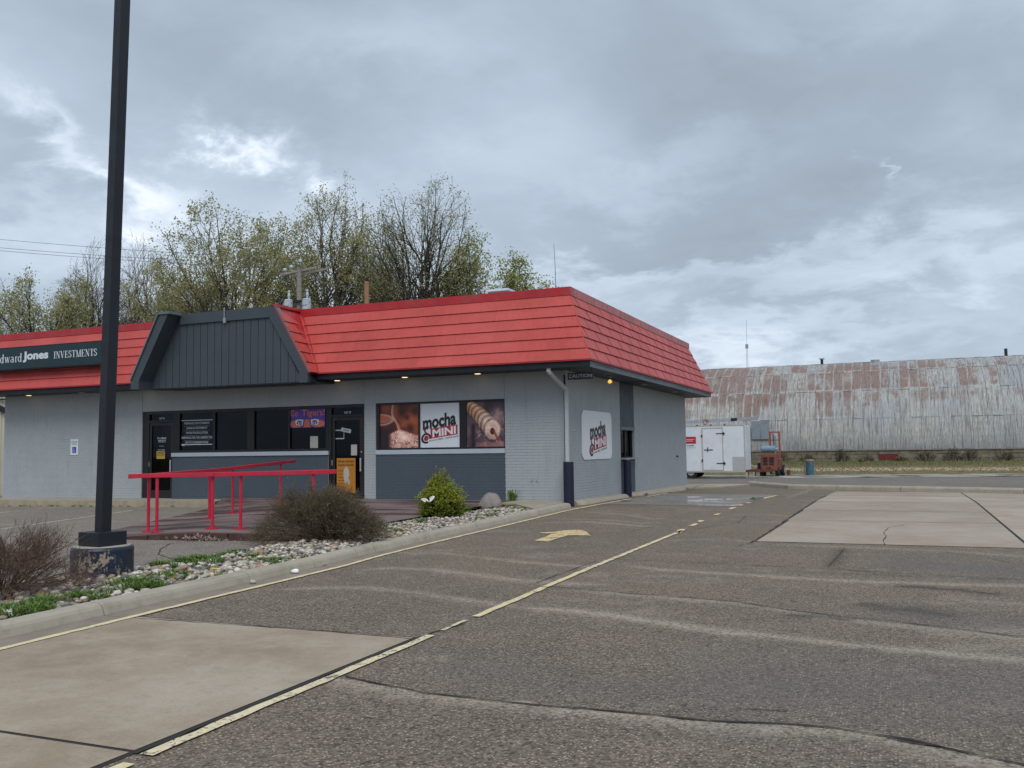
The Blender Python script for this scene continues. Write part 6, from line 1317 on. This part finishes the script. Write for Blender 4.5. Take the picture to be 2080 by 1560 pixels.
box('latch', (-1.52, TY-.04, 1.27), (-1.08, TY-.024, 1.31), 'black_print', dr); box('latch', (-1.36, TY-.042, 1.19), (-1.32, TY-.041+.015, 1.42), 'black_print', dr)
for z in (1.95, .68): box('lock', (-1.67, TY-.045, z), (-1.59, TY-.031, z+.13), 'rust_dark', TR)
box('stone_guard', (-.10, TY-.02, .225), (X1-.035, TY-.002, .93), 'diamond_plate', TR)
for x in (-1.9, -1.2, -.5): box('marker_light', (x, TY-.025, 2.42+.12), (x+.1, TY-.013, 2.47+.12), 'rust_dark', TR)
SG2 = box('advert_panel', (-3.4, TY-.008, 1.62), (-1.94, TY-.001, 1.98), 'red_print', TR); printed(-3.3, -2.02, 1.83, 1.85, 'white_print', SG2, TY-.010); printed(-3.3, -2.10, 1.75, 1.77, 'white_print', SG2, TY-.010)
text('0-6347', -2.40, -2.02, 1.48, 1.56, 'black_print', SG2, TY-.004, .03); printed(-2.42, -1.95, 1.415, 1.425, 'blue_print', SG2, TY-.004); printed(-2.42, -2.10, 1.36, 1.37, 'grey_print', SG2, TY-.004); printed(-2.42, -2.22, 1.30, 1.31, 'grey_print', SG2, TY-.004)
for x in (-2.25, -3.1):
    w = MB().tube([(x, TY+.05, .17), (x, TY+.28, .17)], .34, 24).build('wheel', 'rubber', TR); MB().tube([(x, TY+.04, .17), (x, TY+.06, .17)], .19, 18).build('rim', 'trailer_trim', w); MB().tube([(x, TY+1.7, .17), (x, TY+1.93, .17)], .34, 20).build('wheel', 'rubber', TR)
MB().bar((X1, TY+.3, .2), (1.75, TY+1.0, .2), .1, .13).bar((X1, TY+1.7, .2), (1.75, TY+1.0, .2), .1, .13).build('tongue', 'rust_dark', TR)
for x in (-1.55, -4.2): MB().box((x, TY+.35, 2.53), (x+.05, TY+1.6, 2.62)).box((x, TY+.35, 2.55), (x+.05, TY+.4, 2.78)).build('roof_rack', 'trailer_trim', TR)
LD = thing('ladder', 'long aluminium ladder lying on the trailer roof rack', 'ladder', (-1.5, TY+.6, 2.63)); Za = lambda x: 2.66+.035*(x+3.5)
for dy in (0, .38): MB().bar((-4.6, TY+.5+dy, Za(-4.6)+(.10 if dy else 0)), (1.15, TY+.5+dy, Za(1.15)+(.10 if dy else 0)), .03, .08).build('rail', 'galv', LD)
for i in range(20): x = -4.5+i*.29; MB().tube([(x, TY+.5, Za(x)+.01), (x, TY+.88, Za(x)+.11)], .018, 6).build('rung', 'galv', LD)
MB().box((-.20, TY+.42, Za(0)-.02), (.10, TY+.60, Za(0)+.12)).build('bracket', 'navy_paint', LD)
mb = MB(); [mb.bar((-1.62+.05*i, TY+.46, 2.60), (-1.48-.03*i, TY+.44, 2.92-.04*i), .035, .02) for i in range(4)]; mb.bar((-1.66, TY+.45, 2.84), (-1.36, TY+.45, 2.80), .05, .06); tag(mb.build('ratchet_strap', 'fork_mast'), 'bundle of orange straps holding the ladder on the trailer', 'strap')

# ================================================================== FORKLIFT
fz = -.17; FX, FY = 1.28, 28.6; FK = thing('forklift', 'old rusty orange forklift seen from behind with a grey-blue gas tank', 'forklift', (FX, FY, fz))
def rb(n_, x0, x1, y0, y1, z0, z1, m, par=FK, bv=.03): return box(n_, (FX+x0, FY+y0, fz+z0), (FX+x1, FY+y1, fz+z1), m, par, bv)
MB().hexa([(FX-.42, FY, fz+.30), (FX+.42, FY, fz+.30), (FX+.46, FY+.75, fz+.28), (FX-.46, FY+.75, fz+.28), (FX-.40, FY+.10, fz+1.22), (FX+.40, FY+.10, fz+1.22), (FX+.44, FY+.75, fz+1.26), (FX-.44, FY+.75, fz+1.26)]).build('counterweight', 'fork_orange', FK, bevel=.05)
rb('body', -.50, .50, .75, 2.0, .32, .95, 'fork_orange'); rb('seat', -.25, .25, .9, 1.35, .96, 1.12, 'rubber')
for z in (.62, .78, .94):
    for s in (-1, 1): rb('grille_slot', -.28 if s < 0 else .05, -.05 if s < 0 else .28, .012, .045, z, z+.09, 'black_print', FK, 0)
rb('tow_pin', -.12, .12, -.03, .05, .42, .50, 'rust_dark', FK, 0)
for s in (-1, 1):
    xx = FX+s*.40; MB().tube([(xx-.10, FY+.45, fz+.24), (xx+.10, FY+.45, fz+.24)], .24, 20).build('wheel', 'rubber', FK); w = MB().tube([(xx+s*.1-.12, FY+1.75, fz+.30), (xx+s*.1+.12, FY+1.75, fz+.30)], .30, 22).build('wheel', 'rubber', FK); MB().tube([(xx+s*.1-.125, FY+1.75, fz+.30), (xx+s*.1+.125, FY+1.75, fz+.30)], .15, 14).build('rim', 'trailer_trim', w)
TK_ = MB(); TK_.tube([(FX-.42, FY+.35, fz+1.46), (FX-.36, FY+.35, fz+1.46), (FX+.30, FY+.35, fz+1.46), (FX+.36, FY+.35, fz+1.46)], [.12, .18, .18, .12], 18).build('gas_tank', 'tank_blue', FK, smooth=False); MB().tube([(FX+.36, FY+.35, fz+1.46), (FX+.46, FY+.35, fz+1.46)], .05, 8).build('valve', 'galv', FK)
for s in (-1, 1): rb('mast_rail', .10+s*.25-.045, .10+s*.25+.045, 2.05, 2.2, .1, 2.42, 'fork_mast', FK, .01)
rb('mast_crossbar', -.11, .31, 2.06, 2.16, 2.345, 2.42, 'fork_mast', FK, .005); rb('mast_crossbar', -.11, .31, 2.10, 2.16, 1.92, 1.97, 'fork_mast', FK, .005); rb('lift_cylinder', .05, .15, 2.1, 2.2, .2, 2.20, 'tank_blue', FK, .02); rb('overhead_hose', .02, .05, 2.04, 2.07, .9, 2.3, 'black_print', FK, 0)
rb('steering_column', -.02, .04, 1.5, 1.56, .95, 1.4, 'black_print', FK, 0); rb('side_bracket', -.62, -.50, .2, .6, .3, .72, 'navy_paint', FK, .01)
for s in (-1, 1): rb('fork', .10+s*.25-.06, .10+s*.25+.06, 2.25, 3.4, .06, .11, 'rust_dark', FK, 0)
# beam lying left of the forklift, lumber behind
tag(MB().bar((-.20, 28.3, .17), (.72, 28.45, .16), .12, .10).build('steel_beam', 'rust_dark'), 'rust-red steel beam sticking out left of the forklift', 'beam'); 
for i, (x0, x1, y, z, rr, lab) in enumerate(((-.15, .55, 29.6, .30, .02, 'upper of the pale planks left of the forklift'), (-.1, .75, 29.5, .14, -.03, 'lower of the pale planks left of the forklift'), (.2, .8, 29.4, .44, -.10, 'short tilted plank on top of the pale stack'))):
    tag(MB().bar((x0, y, z), (x1, y+.2, z+rr*3), .25, .07).build('plank', 'lumber'), lab, 'plank', 'planks beside the forklift')
for x in (-.05, .35): tag(MB().box((x, 29.4, -.18), (x+.1, 29.9, .08)).build('timber_block', 'lumber'), ('left' if x < 0 else 'right')+' timber block under the pale planks beside the forklift', 'timber block', 'timber blocks under the planks')
# barrel with its lid, stub posts
bx_, by_ = 3.17, 31.0; BA = thing('barrel', 'rusty blue steel barrel with a tan lid on the far verge', 'barrel', (bx_, by_, -.17)); MB().lathe((bx_, by_, -.17), [(.22, 0), (.225, .02), (.22, .04), (.22, .30), (.228, .31), (.22, .32), (.22, .56), (.228, .57), (.22, .58), (.22, .76)], 20).build('drum', 'barrel_blue', BA); MB().lathe((bx_, by_, .595), [(.235, 0), (.24, .05), (.22, .09)], 18).build('lid', 'tan_lid', BA)
tag(MB().tube([(2.95, 30.4, -.2), (2.95, 30.4, .45)], .025, 6).build('stake', 'wire'), 'thin dark stake standing just left of the blue barrel', 'stake')
p = at(1602, 965); tag(MB().lathe((p[0], p[1], p[2]), [(.10, 0), (.10, .26), (.07, .28)], 12).build('stub_post', 'rust_dark'), 'short rusty stub post on the far verge', 'post')
p = at(1711, 962); tag(MB().tube([(p[0], p[1], p[2]), (p[0], p[1], p[2]+.85)], .012, 5).build('stake', 'wire'), 'thin lone wire stake in the sandy verge', 'stake')
# distant mast
mx_ = on_y(1516, 650, 250.); MT = thing('radio_mast', 'thin pale radio mast rising far behind the barn', 'mast', (mx_[0]-.2, 250, 0)); mb = MB()
for s in (-.28, .28): mb.bar((mx_[0]-.15+s, 250, 0), (mx_[0]-.1+s*.6, 250, 30), .07)
for i in range(40): z = 12+i*.45; s = .26*(-1)**i; mb.bar((mx_[0]-.13+s, 250, z), (mx_[0]-.13-s, 250, z+.45), .04)
mb.build('lattice', 'galv', MT, 'stuff'); MB().bar((mx_[0]-.1, 250, 30), (mx_[0], 250, mx_[2]), .08).build('spike', 'galv', MT); MB().box((mx_[0]-.5, 249.8, 30), (mx_[0]+.3, 250.2, 31.2)).build('dish', 'galv', MT)

# ================================================================== NEIGHBOURING METAL SHED (left edge)
NB_ = thing('metal_shed', 'beige metal-sided building just beyond the left end of the shop', 'building', (-29.5, 8, 0)); box('wall', (-38, 6, -.4), (-26.2, 16, 5.0), 'siding_beige', NB_)
for i in range(40): x = -38+i*.3; box('siding_rib', (x, 5.975, -.3), (x+.05, 5.998, 5.0), 'siding_beige', NB_)
MB().prism([(-38.3, 5.6, 5.0), (-25.9, 5.6, 5.0), (-25.9, 16.3, 5.0), (-38.3, 16.3, 5.0)], (0, 0, .25)).build('roof', 'galv', NB_)
a, b = on_y(-12, 824, 5.9), on_y(14, 836, 5.9); MB().bar(tuple(a), tuple(b), .10, .22).build('awning_edge', 'fascia_navy', NB_)
a, b = on_y(-12, 811, 5.9), on_y(14, 811, 5.9); MB().bar(tuple(a), tuple(b), .08, .06).build('trim', 'fascia_navy', NB_)
rr = np.random.default_rng(9)
rk = [(-28.0+rr.uniform(-.5, .9), 4.6+rr.uniform(-.4, .4), .0+rr.uniform(0, .75), rr.uniform(.07, .14)) for _ in range(110)]; VV = []; FF = []; TT = []; k = 0
for x, y, z, s in rk: V = VAR[rr.integers(10)]; VV.append(V*s+np.array([x, y, z*(1-abs(x+27.8)/1.4)-.1])); FF.append(IF+k); k += len(V); TT.append(np.full(len(V), rr.random()))
tag(arrays('rubble_pile', np.concatenate(VV), np.concatenate(FF), 'river_stone', None, 'stuff', np.concatenate(TT), True), 'pile of pale rubble stones beside the beige shed', 'rubble')
